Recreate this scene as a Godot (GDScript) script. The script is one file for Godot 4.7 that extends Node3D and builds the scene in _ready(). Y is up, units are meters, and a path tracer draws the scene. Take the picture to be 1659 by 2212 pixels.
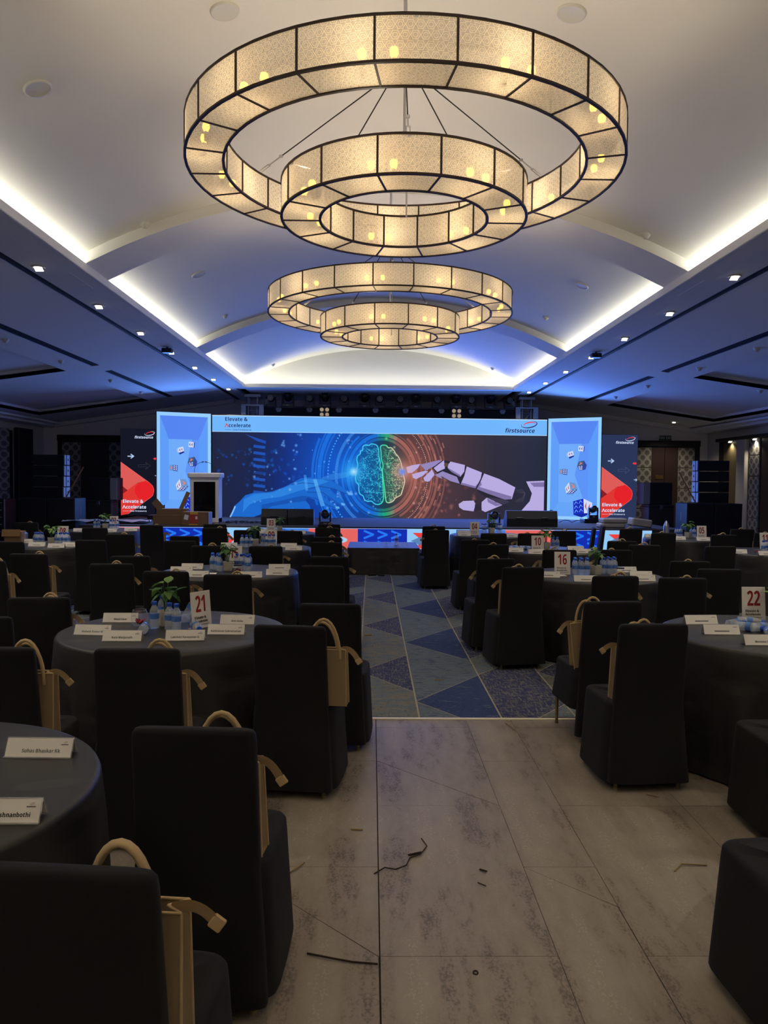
extends Node3D
# A banquet hall set for a conference: vaulted ceiling with two ring chandeliers, LED stage at the far end, covered chairs at round tables.
# The hall's axis runs along -z; its middle is at x = XC.

const XC := 0.2
const TOP := 0.762            # height of the dressed table tops
const DECK := 0.54            # height of the stage deck
const LIP := 4.33             # underside of the cove lip
const CY := -3.15             # centre of the vault's arc
const CR := 8.67              # its radius

var M := {}
var used := {}
var rng := RandomNumberGenerator.new()


# ---------------------------------------------------------------- mesh builder
class MB:
	var v := PackedVector3Array()
	var n := PackedVector3Array()
	var t := PackedVector2Array()
	var ix := PackedInt32Array()

	func tri(a: Vector3, b: Vector3, c: Vector3, ua := Vector2.ZERO, ub := Vector2.RIGHT, uc := Vector2.ONE) -> void:
		var nn := (b - a).cross(c - a).normalized()
		var k := v.size()
		v.append_array(PackedVector3Array([a, b, c]))
		n.append_array(PackedVector3Array([nn, nn, nn]))
		t.append_array(PackedVector2Array([ua, ub, uc]))
		ix.append_array(PackedInt32Array([k, k + 2, k + 1]))

	# corners run counter-clockwise as seen from the front
	func quad(a: Vector3, b: Vector3, c: Vector3, d: Vector3, ua := Vector2(0, 1), ub := Vector2(1, 1), uc := Vector2(1, 0), ud := Vector2(0, 0)) -> void:
		var nn := (c - a).cross(d - b).normalized()
		var k := v.size()
		v.append_array(PackedVector3Array([a, b, c, d]))
		n.append_array(PackedVector3Array([nn, nn, nn, nn]))
		t.append_array(PackedVector2Array([ua, ub, uc, ud]))
		ix.append_array(PackedInt32Array([k, k + 2, k + 1, k, k + 3, k + 2]))

	func box(c: Vector3, s: Vector3, b := Basis()) -> void:
		var h := s / 2.0
		var p := []
		for i in 8:
			p.append(c + b * Vector3(h.x if i & 1 else -h.x, h.y if i & 2 else -h.y, h.z if i & 4 else -h.z))
		quad(p[4], p[5], p[7], p[6])
		quad(p[1], p[0], p[2], p[3])
		quad(p[5], p[1], p[3], p[7])
		quad(p[0], p[4], p[6], p[2])
		quad(p[6], p[7], p[3], p[2])
		quad(p[0], p[1], p[5], p[4])

	# a box with chamfered edges
	func cbox(c: Vector3, s: Vector3, r: float, b := Basis()) -> void:
		var h := s / 2.0
		r = minf(r, minf(h.x, minf(h.y, h.z)) * 0.98)
		for ax in 3:
			var u := (ax + 1) % 3
			var w := (ax + 2) % 3
			for sg in [-1.0, 1.0]:
				var q := []
				for k in [[-1, -1], [1, -1], [1, 1], [-1, 1]]:
					var p := Vector3()
					p[ax] = sg * h[ax]
					p[u] = k[0] * (h[u] - r)
					p[w] = k[1] * (h[w] - r)
					q.append(c + b * p)
				if sg > 0:
					quad(q[0], q[1], q[2], q[3])
				else:
					quad(q[3], q[2], q[1], q[0])
			for su in [-1.0, 1.0]:
				for sw in [-1.0, 1.0]:
					var a0 := Vector3()
					var a1 := Vector3()
					a0[u] = su * h[u]; a0[w] = sw * (h[w] - r)
					a1[u] = su * (h[u] - r); a1[w] = sw * h[w]
					var lo := Vector3(); lo[ax] = -(h[ax] - r)
					var q := [c + b * (a0 + lo), c + b * (a1 + lo), c + b * (a1 - lo), c + b * (a0 - lo)]
					if su * sw > 0:
						quad(q[0], q[1], q[2], q[3])
					else:
						quad(q[3], q[2], q[1], q[0])
		for sx in [-1.0, 1.0]:
			for sy in [-1.0, 1.0]:
				for sz in [-1.0, 1.0]:
					var px := c + b * Vector3(sx * h.x, sy * (h.y - r), sz * (h.z - r))
					var py := c + b * Vector3(sx * (h.x - r), sy * h.y, sz * (h.z - r))
					var pz := c + b * Vector3(sx * (h.x - r), sy * (h.y - r), sz * h.z)
					if sx * sy * sz > 0:
						tri(px, py, pz)
					else:
						tri(px, pz, py)

	# smooth surface through rows of points; uvs run 0..1 unless given a scale
	func grid(rows: Array, wrap := false, us := 1.0, vs := 1.0) -> void:
		var nr := rows.size()
		var nc: int = rows[0].size()
		var k := v.size()
		var cols := nc + (1 if wrap else 0)
		for r in nr:
			for c in cols:
				var cc := c % nc
				var left: Vector3 = rows[r][(cc - 1 + nc) % nc] if wrap or cc > 0 else rows[r][cc]
				var right: Vector3 = rows[r][(cc + 1) % nc] if wrap or cc < nc - 1 else rows[r][cc]
				var up: Vector3 = rows[maxi(r - 1, 0)][cc]
				var dn: Vector3 = rows[mini(r + 1, nr - 1)][cc]
				var nn := (right - left).cross(dn - up)
				if nn.length_squared() < 1e-14:
					if r <= 1:
						nn = (rows[mini(r + 1, nr - 1)][(cc + 1) % nc] - rows[mini(r + 1, nr - 1)][cc]).cross(rows[mini(r + 1, nr - 1)][cc] - rows[0][cc])
					else:
						nn = (rows[r - 1][(cc + 1) % nc] - rows[r - 1][cc]).cross(rows[r][cc] - rows[r - 1][cc])
				v.append(rows[r][cc])
				n.append(nn.normalized())
				t.append(Vector2(us * c / (cols - 1.0), vs * r / (nr - 1.0)))
		for r in nr - 1:
			for c in cols - 1:
				var a := k + r * cols + c
				ix.append_array(PackedInt32Array([a, a + cols, a + cols + 1, a, a + cols + 1, a + 1]))

	func tube(path: Array, r, seg := 8, caps := true) -> void:
		var rows := []
		var side := Vector3.ZERO
		for i in path.size():
			var d: Vector3 = (path[mini(i + 1, path.size() - 1)] - path[maxi(i - 1, 0)]).normalized()
			if side == Vector3.ZERO:
				side = d.cross(Vector3.UP if absf(d.y) < 0.9 else Vector3.RIGHT).normalized()
			else:
				side = (side - d * side.dot(d)).normalized()
			var other := d.cross(side)
			var rad: float = r[i] if r is Array or r is PackedFloat32Array else r
			var row := PackedVector3Array()
			for s in seg:
				var a := TAU * s / seg
				row.append(path[i] + (side * cos(a) + other * sin(a)) * rad)
			rows.append(row)
		if caps:
			var f := PackedVector3Array(); f.resize(seg); f.fill(path[0])
			var e := PackedVector3Array(); e.resize(seg); e.fill(path[-1])
			rows.push_front(f)
			rows.push_back(e)
		grid(rows, true)

	func cyl(a: Vector3, b: Vector3, r: float, seg := 12) -> void:
		var d := (b - a).normalized()
		var side := d.cross(Vector3.UP if absf(d.y) < 0.9 else Vector3.RIGHT).normalized()
		var other := d.cross(side)
		for s in seg:
			var a0 := TAU * s / seg
			var a1 := TAU * (s + 1) / seg
			var p0 := (side * cos(a0) + other * sin(a0)) * r
			var p1 := (side * cos(a1) + other * sin(a1)) * r
			quad(a + p0, a + p1, b + p1, b + p0)
			var k := v.size() - 4
			n[k] = p0 / r; n[k + 1] = p1 / r; n[k + 2] = p1 / r; n[k + 3] = p0 / r
			tri(a, a + p1, a + p0)
			tri(b, b + p0, b + p1)

	# profile of (radius, height) from top to bottom
	func lathe(profile: Array, seg := 20, at := Vector3.ZERO, b := Basis()) -> void:
		var rows := []
		for p in profile:
			var row := PackedVector3Array()
			for s in seg:
				var a := TAU * s / seg
				row.append(at + b * Vector3(p.x * cos(a), p.y, -p.x * sin(a)))
			rows.append(row)
		grid(rows, true)

	# a flat outline given a thickness along z of the frame xf
	func prism(poly: PackedVector2Array, z0: float, z1: float, xf := Transform3D()) -> void:
		var p := poly.duplicate()
		if Geometry2D.is_polygon_clockwise(p):
			p.reverse()
		var lo := Vector2(1e9, 1e9)
		var hi := -lo
		for q in p:
			lo = lo.min(q); hi = hi.max(q)
		var sz := (hi - lo).max(Vector2(1e-5, 1e-5))
		var ids := Geometry2D.triangulate_polygon(p)
		for i in range(0, ids.size(), 3):
			var a := p[ids[i]]
			var b := p[ids[i + 1]]
			var c := p[ids[i + 2]]
			if (b - a).cross(c - a) < 0:
				var s := b; b = c; c = s
			var ua := (a - lo) / sz
			var ub := (b - lo) / sz
			var uc := (c - lo) / sz
			tri(xf * Vector3(a.x, a.y, z1), xf * Vector3(b.x, b.y, z1), xf * Vector3(c.x, c.y, z1), Vector2(ua.x, 1 - ua.y), Vector2(ub.x, 1 - ub.y), Vector2(uc.x, 1 - uc.y))
			tri(xf * Vector3(a.x, a.y, z0), xf * Vector3(c.x, c.y, z0), xf * Vector3(b.x, b.y, z0))
		for i in p.size():
			var a := p[i]
			var b := p[(i + 1) % p.size()]
			quad(xf * Vector3(a.x, a.y, z0), xf * Vector3(b.x, b.y, z0), xf * Vector3(b.x, b.y, z1), xf * Vector3(a.x, a.y, z1))

	func mesh() -> ArrayMesh:
		var arr := []
		arr.resize(Mesh.ARRAY_MAX)
		arr[Mesh.ARRAY_VERTEX] = v
		arr[Mesh.ARRAY_NORMAL] = n
		arr[Mesh.ARRAY_TEX_UV] = t
		arr[Mesh.ARRAY_INDEX] = ix
		var m := ArrayMesh.new()
		m.add_surface_from_arrays(Mesh.PRIMITIVE_TRIANGLES, arr)
		return m


# ---------------------------------------------------------------- things and parts
func numbered(called: String) -> String:
	if not used.has(called):
		used[called] = 0
		return called
	used[called] += 1
	return "%s_%03d" % [called, used[called]]


func tag(o: Node, label: String, category := "", group := "", kind := "") -> Node:
	o.set_meta("label", label)
	if category: o.set_meta("category", category)
	if group: o.set_meta("group", group)
	if kind: o.set_meta("kind", kind)
	return o


func thing(called: String, label: String, category: String, at := Vector3.ZERO, turn := 0.0, group := "") -> Node3D:
	var o := Node3D.new()
	o.name = numbered(called)
	add_child(o)
	o.position = at
	o.rotation.y = turn
	tag(o, label, category, group)
	return o


func struct(called: String, label: String, at := Vector3.ZERO) -> Node3D:
	var o := Node3D.new()
	o.name = numbered(called)
	add_child(o)
	o.position = at
	tag(o, label, "", "", "structure")
	return o


func part(called: String, mesh: Mesh, m: Material, parent: Node, xf := Transform3D()) -> MeshInstance3D:
	var o := MeshInstance3D.new()
	o.name = called
	o.mesh = mesh
	o.material_override = m
	o.transform = xf
	o.cast_shadow = GeometryInstance3D.SHADOW_CASTING_SETTING_ON
	parent.add_child(o, true)
	return o


func solo(called: String, mesh: Mesh, m: Material, label: String, category: String, at := Vector3.ZERO, turn := 0.0, group := "") -> MeshInstance3D:
	var o := part(numbered(called), mesh, m, self)
	o.position = at
	o.rotation.y = turn
	tag(o, label, category, group)
	return o


func solid_struct(called: String, mesh: Mesh, m: Material, label: String) -> MeshInstance3D:
	var o := part(numbered(called), mesh, m, self)
	tag(o, label, "", "", "structure")
	return o


func copy(o: Node3D, called: String, at: Vector3, turn: float, label: String, group := "") -> Node3D:
	var c: Node3D = o.duplicate()
	c.name = numbered(called)
	add_child(c)
	c.position = at
	c.rotation.y = turn
	c.set_meta("label", label)
	if group: c.set_meta("group", group)
	return c


func one_box(c: Vector3, s: Vector3, r := 0.0, b := Basis()) -> ArrayMesh:
	var mb := MB.new()
	if r > 0.0: mb.cbox(c, s, r, b)
	else: mb.box(c, s, b)
	return mb.mesh()


func bar(a: Vector3, b: Vector3, r := 0.01, seg := 8) -> ArrayMesh:
	var mb := MB.new()
	mb.cyl(a, b, r, seg)
	return mb.mesh()


# lettering as flat solid type; h is the height of a capital, stretch narrows it, lean slants it
var _fonts := {}
func type_mesh(s: String, h: float, bold := true, stretch := 1.0, lean := 0.0, depth := 0.002, align := HORIZONTAL_ALIGNMENT_CENTER) -> ArrayMesh:
	var key := "b" if bold else "r"
	if not _fonts.has(key):
		var f := SystemFont.new()
		f.font_names = PackedStringArray(["Droid Sans"])
		f.font_weight = 700 if bold else 400
		_fonts[key] = f
	var tm := TextMesh.new()
	tm.text = s
	tm.font = _fonts[key]
	tm.font_size = 48
	tm.pixel_size = 0.01
	tm.curve_step = 3.0
	tm.depth = 0.1
	tm.horizontal_alignment = align
	tm.vertical_alignment = VERTICAL_ALIGNMENT_CENTER
	var arr := tm.get_mesh_arrays() if tm.get_surface_count() == 0 else tm.surface_get_arrays(0)
	var pts: PackedVector3Array = arr[Mesh.ARRAY_VERTEX]
	var k := h / (0.714 * 0.48)
	for i in pts.size():
		var p := pts[i]
		pts[i] = Vector3((p.x * stretch + p.y * lean) * k, p.y * k, p.z / 0.1 * depth)
	var out := []
	out.resize(Mesh.ARRAY_MAX)
	out[Mesh.ARRAY_VERTEX] = pts
	out[Mesh.ARRAY_NORMAL] = arr[Mesh.ARRAY_NORMAL]
	out[Mesh.ARRAY_INDEX] = arr[Mesh.ARRAY_INDEX]
	var m := ArrayMesh.new()
	m.add_surface_from_arrays(Mesh.PRIMITIVE_TRIANGLES, out)
	return m


# ---------------------------------------------------------------- drawing into images (print, weave, the pictures on screens)
func fill_poly(im: Image, pts: PackedVector2Array, col: Color) -> void:
	var y0 := im.get_height()
	var y1 := 0
	for p in pts:
		y0 = mini(y0, floori(p.y)); y1 = maxi(y1, ceili(p.y))
	y0 = maxi(y0, 0); y1 = mini(y1, im.get_height())
	var w := im.get_width()
	var strip: Image = null
	if col.a < 0.999:
		strip = Image.create(w, 1, false, Image.FORMAT_RGBA8)
		strip.fill(col)
	var cnt := pts.size()
	for y in range(y0, y1):
		var yy := y + 0.5
		var xs := PackedFloat32Array()
		for i in cnt:
			var a := pts[i]
			var b := pts[(i + 1) % cnt]
			if (a.y <= yy) != (b.y <= yy):
				xs.append(a.x + (yy - a.y) / (b.y - a.y) * (b.x - a.x))
		xs.sort()
		for i in range(0, xs.size() - 1, 2):
			var l := maxi(roundi(xs[i]), 0)
			var r := mini(roundi(xs[i + 1]), w)
			if r > l:
				if strip: im.blend_rect(strip, Rect2i(0, 0, r - l, 1), Vector2i(l, y))
				else: im.fill_rect(Rect2i(l, y, r - l, 1), col)


func stroke(im: Image, pts: PackedVector2Array, w: float, col: Color, closed := false) -> void:
	var cnt := pts.size()
	for i in (cnt if closed else cnt - 1):
		var a := pts[i]
		var b := pts[(i + 1) % cnt]
		if a.distance_to(b) < 0.01: continue
		var d := (b - a).normalized()
		var s := Vector2(-d.y, d.x) * w / 2.0
		d *= w * 0.3
		fill_poly(im, PackedVector2Array([a + s - d, b + s + d, b - s + d, a - s - d]), col)


func disc(im: Image, c: Vector2, r: float, col: Color, ry := -1.0) -> void:
	var p := PackedVector2Array()
	for i in 24:
		p.append(c + Vector2(cos(TAU * i / 24) * r, sin(TAU * i / 24) * (ry if ry > 0 else r)))
	fill_poly(im, p, col)


func glow(im: Image, c: Vector2, r: int, col: Color, power := 2.0) -> void:
	var g := Image.create(2 * r, 2 * r, false, Image.FORMAT_RGBA8)
	for y in 2 * r:
		for x in 2 * r:
			var d := Vector2(x + 0.5 - r, y + 0.5 - r).length() / r
			g.set_pixel(x, y, Color(col, col.a * pow(maxf(1.0 - d, 0.0), power)))
	im.blend_rect(g, Rect2i(0, 0, 2 * r, 2 * r), Vector2i(roundi(c.x) - r, roundi(c.y) - r))


func arc_band(im: Image, c: Vector2, r0: Vector2, r1: Vector2, a0: float, a1: float, col: Color) -> void:
	var p := PackedVector2Array()
	var k := maxi(3, ceili(absf(a1 - a0) * 24))
	for i in k + 1:
		var a := lerpf(a0, a1, float(i) / k)
		p.append(c + Vector2(cos(a), sin(a)) * r1)
	for i in k + 1:
		var a := lerpf(a1, a0, float(i) / k)
		p.append(c + Vector2(cos(a), sin(a)) * r0)
	fill_poly(im, p, col)


func smooth_closed(pts: PackedVector2Array, steps := 4) -> PackedVector2Array:
	var out := PackedVector2Array()
	var c := pts.size()
	for i in c:
		for s in steps:
			out.append(pts[i].cubic_interpolate(pts[(i + 1) % c], pts[(i - 1 + c) % c], pts[(i + 2) % c], float(s) / steps))
	return out


func tex(im: Image) -> ImageTexture:
	return ImageTexture.create_from_image(im)


func rgb8(r: float, g: float, b: float, a := 1.0) -> Color:
	return Color(r / 255.0, g / 255.0, b / 255.0, a)


func mat(called: String, col: Color, rough := 0.8, metal := 0.0) -> StandardMaterial3D:
	var m := StandardMaterial3D.new()
	m.resource_name = called
	m.albedo_color = col
	m.roughness = rough
	m.metallic = metal
	M[called] = m
	return m


func glowing(called: String, col: Color, energy: float, t: Texture2D = null) -> StandardMaterial3D:
	var m := mat(called, Color(0.02, 0.02, 0.02), 0.5)
	m.emission_enabled = true
	m.emission_energy_multiplier = energy
	if t:
		m.emission = Color.BLACK
		m.emission_texture = t
	else:
		m.emission = col
	return m


# ---------------------------------------------------------------- the scene
func _ready() -> void:
	rng.seed = 20240611
	# camera
	var cam := Camera3D.new()
	cam.name = "camera"
	add_child(cam)
	cam.position = Vector3(0, 1.68, 0)
	cam.rotation_degrees = Vector3(-2.372, -0.9345, 0.5)
	cam.fov = 67.348
	cam.near = 0.05
	cam.far = 100.0
	cam.current = true
	# environment: a closed room, so nothing but black beyond the walls
	var we := WorldEnvironment.new()
	we.name = "environment"
	var env := Environment.new()
	env.background_mode = Environment.BG_COLOR
	env.background_color = Color.BLACK
	env.tonemap_mode = Environment.TONE_MAPPER_LINEAR
	env.tonemap_exposure = 0.96
	env.sdfgi_enabled = true
	env.ssao_enabled = true
	env.ssil_enabled = true
	we.environment = env
	add_child(we)
	# large area lights: the cove strips on four sides, and the LED walls
	var warm := Color(1.0, 0.985, 0.90)
	for s in [-1.0, 1.0]:
		area("cove_light", Vector3(XC + s * 4.04, 4.385, -7.05), Vector3(-s * 0.25, 1, 0), Vector3(0, 0, 1), Vector2(0.08, 30.9), warm, COVE * 30.9)  # strips run on out of view behind the camera, lighting sides facing it
	area("cove_light_end", Vector3(XC, 4.385, -22.55), Vector3(0, 1, 0.25), Vector3(1, 0, 0), Vector2(0.08, 7.8), warm, COVE * 7.8)
	area("screen_light", Vector3(0.30, 2.05, -23.02), Basis(Vector3.UP, deg_to_rad(180.0 - 2.8 - 180.0)) * Vector3.BACK, Vector3.UP, Vector2(10.0, 3.0), Color(0.31, 0.47, 1.0), WALLGLOW * 30.0)
	area("wing_screen_light", Vector3(-5.43, 2.06, -22.46), Basis(Vector3.UP, deg_to_rad(180.0 + 25.2 - 180.0)) * Vector3.BACK, Vector3.UP, Vector2(1.5, 3.0), Color(0.34, 0.56, 1.0), WALLGLOW * 2.0 * 4.5)
	area("wing_screen_light", Vector3(6.01, 2.06, -22.90), Basis(Vector3.UP, deg_to_rad(180.0 - 28.3 - 180.0)) * Vector3.BACK, Vector3.UP, Vector2(1.5, 3.0), Color(0.34, 0.56, 1.0), WALLGLOW * 2.0 * 4.5)
	area("stage_front_light", Vector3(0.3, 0.28, -18.40), Basis(Vector3.UP, deg_to_rad(180 - 180.0)) * Vector3.BACK, Vector3.UP, Vector2(14.0, 0.45), Color(0.6, 0.6, 1.0), 1.6)

	make_materials()
	print("materials ", Time.get_ticks_msec())
	build_shell()
	build_ceiling()
	build_back_wall()
	print("shell ", Time.get_ticks_msec())
	chandelier(Vector3(XC + 0.01, 0, -5.52), 3.825, 3.51, "large two-tier ring chandelier with fabric panels, hung over the tables numbered twenty-one and twenty-two", true)
	chandelier(Vector3(XC + 0.01, 0, -9.65), 3.725, 3.455, "two-tier ring chandelier with fabric panels, second one towards the stage", true)
	chandelier(Vector3(XC + 0.01, 0, -1.39), 3.825, 3.51, "unseen two-tier ring chandelier over the unnumbered tables behind twenty-one and twenty-two", false)  # out of view, placed to light the foreground floor and tables
	chandelier(Vector3(XC + 0.01, 0, 2.74), 3.825, 3.51, "unseen two-tier ring chandelier in the rear half of the hall, nearer the stage", false)  # out of view, lights the camera-facing sides from behind
	chandelier(Vector3(XC + 0.01, 0, 6.87), 3.825, 3.51, "unseen two-tier ring chandelier at the very rear of the hall", false)  # out of view, lights the hall from the rear
	build_fixtures()
	print("lamps ", Time.get_ticks_msec())
	build_stage()
	build_rig()
	build_sound()
	print("stage ", Time.get_ticks_msec())
	build_tables()
	build_chairs()
	print("furniture ", Time.get_ticks_msec())
	build_table_items()
	build_litter()
	print("done ", Time.get_ticks_msec())


const COVE := 0.40
const WALLGLOW := 1.5
const BULB := 0.078


# a flat light shining along dir; size is across and along the axis "along"
func area(called: String, at: Vector3, dir: Vector3, along: Vector3, size: Vector2, col: Color, energy: float) -> void:
	var l := AreaLight3D.new()
	l.name = numbered(called)
	add_child(l)
	l.position = at
	var zz := -dir.normalized()
	l.basis = Basis(along.cross(zz).normalized(), along, zz).orthonormalized()
	l.area_size = size
	l.light_color = col
	l.light_energy = energy
	l.shadow_enabled = true
	l.area_range = 40.0
	l.area_attenuation = 2.0


# ---------------------------------------------------------------- materials
func make_materials() -> void:
	mat("ceiling_paint", Color(0.90, 0.895, 0.88), 0.9)
	mat("wall_paint", Color(0.80, 0.77, 0.72), 0.9)
	mat("brightened_back_wall_paint", Color(0.90, 0.88, 0.85), 0.9)  # wall paint made paler here to stand in for light behind the stage
	mat("vent_grey", Color(0.20, 0.20, 0.22), 0.7)
	mat("slot_black", Color(0.03, 0.03, 0.035), 0.7)
	mat("dark_wood", Color(0.24, 0.17, 0.14), 0.4)
	mat("frame_wood", Color(0.11, 0.09, 0.09), 0.5)
	mat("gold_panel", Color(0.36, 0.31, 0.20), 0.6)
	mat("brass", Color(0.75, 0.6, 0.35), 0.3, 1.0)
	mat("steel", Color(0.72, 0.72, 0.74), 0.35, 1.0)
	mat("truss_metal", Color(0.62, 0.62, 0.64), 0.45, 0.7)
	mat("black_metal", Color(0.10, 0.10, 0.11), 0.4)
	mat("black_plastic", Color(0.085, 0.085, 0.095), 0.35)
	mat("head_black_lifted", Color(0.17, 0.17, 0.19), 0.4)  # black raised to grey, standing in for light on the heads
	mat("black_grille", Color(0.022, 0.022, 0.026), 0.8)
	mat("speaker_box", Color(0.05, 0.05, 0.055), 0.55)
	mat("road_case", Color(0.11, 0.11, 0.115), 0.6)
	mat("lens_glass", Color(0.10, 0.11, 0.13), 0.05).clearcoat_enabled = true
	mat("white_plastic", Color(0.82, 0.82, 0.80), 0.5)
	mat("lens_white", Color(0.85, 0.80, 0.70), 0.3)
	mat("hex_grey", Color(0.50, 0.50, 0.50), 0.7)
	mat("white_lacquer", Color(0.92, 0.90, 0.88), 0.35)
	mat("black_acrylic", Color(0.015, 0.015, 0.02), 0.08)
	mat("deck_carpet", Color(0.20, 0.20, 0.22), 0.95)
	mat("stage_skirt", Color(0.03, 0.03, 0.035), 0.9)
	mat("cardboard", Color(0.47, 0.36, 0.25), 0.9)
	mat("tape_red", Color(0.65, 0.22, 0.20), 0.6)
	mat("tape_yellow", Color(0.80, 0.62, 0.20), 0.6)
	mat("paper", Color(0.90, 0.89, 0.88), 0.8)
	mat("wrapping", Color(0.62, 0.60, 0.56), 0.7)
	mat("sheet_plastic", Color(0.70, 0.70, 0.74), 0.35)
	mat("cable_black", Color(0.02, 0.02, 0.02), 0.6)
	mat("rope", Color(0.62, 0.44, 0.28), 0.9)
	mat("exit_green", Color(0.05, 0.22, 0.12), 0.5)
	mat("ink_red", Color(0.55, 0.06, 0.10), 0.7)
	mat("ink_black", Color(0.05, 0.05, 0.07), 0.7)
	mat("ink_grey", Color(0.40, 0.40, 0.42), 0.7)
	mat("ink_navy", Color(0.04, 0.06, 0.25), 0.7)
	mat("chair_fabric", Color(0.036, 0.041, 0.066), 0.95)
	mat("chair_leg", Color(0.60, 0.55, 0.42), 0.35, 0.6)
	# bottle plastics and glass
	var pet := mat("bottle_plastic", Color(0.90, 0.95, 1.0, 0.24), 0.06)
	pet.transparency = BaseMaterial3D.TRANSPARENCY_ALPHA
	mat("bottle_cap", Color(0.10, 0.32, 0.78), 0.4)
	mat("bottle_label", Color(0.28, 0.46, 0.76), 0.5)
	mat("label_white", Color(0.75, 0.78, 0.85), 0.5)
	var gl := mat("clear_glass", Color(0.95, 0.97, 1.0, 0.05), 0.02)
	gl.transparency = BaseMaterial3D.TRANSPARENCY_ALPHA
	var ac := mat("acrylic", Color(0.93, 0.95, 0.97, 0.12), 0.04)
	ac.transparency = BaseMaterial3D.TRANSPARENCY_ALPHA
	var wrap := mat("shrink_wrap", Color(0.92, 0.95, 1.0, 0.06), 0.12)
	wrap.transparency = BaseMaterial3D.TRANSPARENCY_ALPHA
	mat("petal_pink", Color(0.72, 0.10, 0.28), 0.6)
	mat("jar_lid", Color(0.10, 0.10, 0.13), 0.4)
	mat("pot_ceramic", Color(0.70, 0.69, 0.64), 0.55)
	mat("soil", Color(0.10, 0.07, 0.05), 0.95)
	var lf := mat("leaf_green", Color(0.23, 0.40, 0.17), 0.45)
	lf.backlight_enabled = true; lf.backlight = Color(0.20, 0.35, 0.10)
	var lf2 := mat("leaf_pale", Color(0.42, 0.55, 0.26), 0.45)
	lf2.backlight_enabled = true; lf2.backlight = Color(0.25, 0.4, 0.12)
	mat("straw", Color(0.55, 0.46, 0.30), 0.9)
	mat("twig", Color(0.20, 0.14, 0.09), 0.9)
	mat("joint_dark", Color(0.19, 0.165, 0.145), 0.9)
	mat("threshold", Color(0.92, 0.89, 0.82), 0.4)
	mat("bulb_socket", Color(0.5, 0.42, 0.3), 0.4, 0.8)
	mat("shade_frame", Color(0.17, 0.085, 0.06), 0.6)
	var jute := mat("jute", Color(0.60, 0.52, 0.41), 0.95)
	jute.normal_enabled = true
	jute.normal_texture = noise_tex(256, 0.35, true, 5)
	jute.normal_scale = 0.5
	jute.uv1_triplanar = true; jute.uv1_scale = Vector3.ONE * 14.0
	mat("jute_strap", Color(0.72, 0.63, 0.48), 0.9)
	# lamps
	glowing("blinder_face_glow", Color(1.0, 0.90, 0.76), 0.35)  # faint glow gives the blinder faces their warm white look
	glowing("downlight_face", Color(1.0, 0.98, 0.90), 6.0)
	glowing("bulb_glow", Color(1.0, 0.74, 0.30), 15.0)
	glowing("cove_glow", Color(1.0, 0.985, 0.90), 1.5)
	# shades: woven fabric with rings stitched in it, lit from inside
	var sh := shade_texture()
	var shade := mat("shade_fabric", Color(1, 1, 1), 0.9)
	shade.albedo_texture = sh
	shade.albedo_color = Color(1, 1, 1, 0.90)
	shade.transparency = BaseMaterial3D.TRANSPARENCY_ALPHA
	shade.backlight_enabled = true
	shade.backlight = Color(0.66, 0.62, 0.55)
	shade.emission_enabled = true
	shade.emission_operator = BaseMaterial3D.EMISSION_OP_MULTIPLY
	shade.emission = Color(1.0, 0.945, 0.85)
	shade.emission_texture = sh
	shade.emission_energy_multiplier = SHADEGLOW
	# table linen with woven leaves
	var linen := mat("table_linen", Color(1, 1, 1), 0.5)
	linen.albedo_texture = linen_texture()
	linen.uv1_triplanar = true
	linen.uv1_scale = Vector3.ONE * 1.1
		# upholstered wall panels
	var fish := mat("scallop_fabric", Color(1, 1, 1), 0.9)
	fish.albedo_texture = scallop_texture()
	# floors
	var cp := mat("carpet", Color(1, 1, 1), 1.0)
	cp.albedo_texture = carpet_texture()
	cp.normal_enabled = true
	cp.normal_texture = noise_tex(256, 0.4, true, 9)
	cp.normal_scale = 0.6
	var fl := mat("floor_vinyl", Color(1, 1, 1), 0.42)
	fl.albedo_texture = vinyl_texture()
	fl.uv1_triplanar = true; fl.uv1_world_triplanar = true
	fl.uv1_scale = Vector3.ONE * 0.4
	fl.roughness = 0.5


const SHADEGLOW := 0.36


const ORDINALS := ["first", "second", "third", "fourth", "fifth", "sixth", "seventh", "eighth", "ninth", "tenth", "eleventh", "twelfth"]


func noise_tex(size: int, freq: float, normal: bool, sd: int) -> NoiseTexture2D:
	var f := FastNoiseLite.new()
	f.seed = sd
	f.frequency = freq
	var t := NoiseTexture2D.new()
	t.width = size
	t.height = size
	t.seamless = true
	t.as_normal_map = normal
	t.noise = f
	return t


func shade_texture() -> ImageTexture:
	var s := 512
	var im := Image.create(s, s, false, Image.FORMAT_RGBA8)
	var f := FastNoiseLite.new()
	f.seed = 3; f.frequency = 0.03
	for y in s:
		for x in s:
			var w := 0.90 + 0.10 * f.get_noise_2d(x, y) + 0.02 * sin(x * 1.1) * sin(y * 1.1)
			im.set_pixel(x, y, Color(0.84 * w, 0.805 * w, 0.755 * w))
	var c := rgb8(255, 248, 226, 0.85)
	var step := 64.0
	for j in range(-1, 9):
		for i in range(-1, 9):
			var p := Vector2((i + (0.5 if j % 2 else 0.0)) * step, j * step)
			var q := PackedVector2Array()
			for k in 18:
				var a := TAU * k / 18
				q.append(p + Vector2(cos(a), sin(a)) * (28.0 + 4.0 * cos(6.0 * a)))
			stroke(im, q, 3.0, c, true)
			var q2 := PackedVector2Array()
			for k in 12:
				q2.append(p + Vector2(cos(TAU * k / 12), sin(TAU * k / 12)) * 15.0)
			stroke(im, q2, 2.4, c, true)
	return tex(im)


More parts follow.
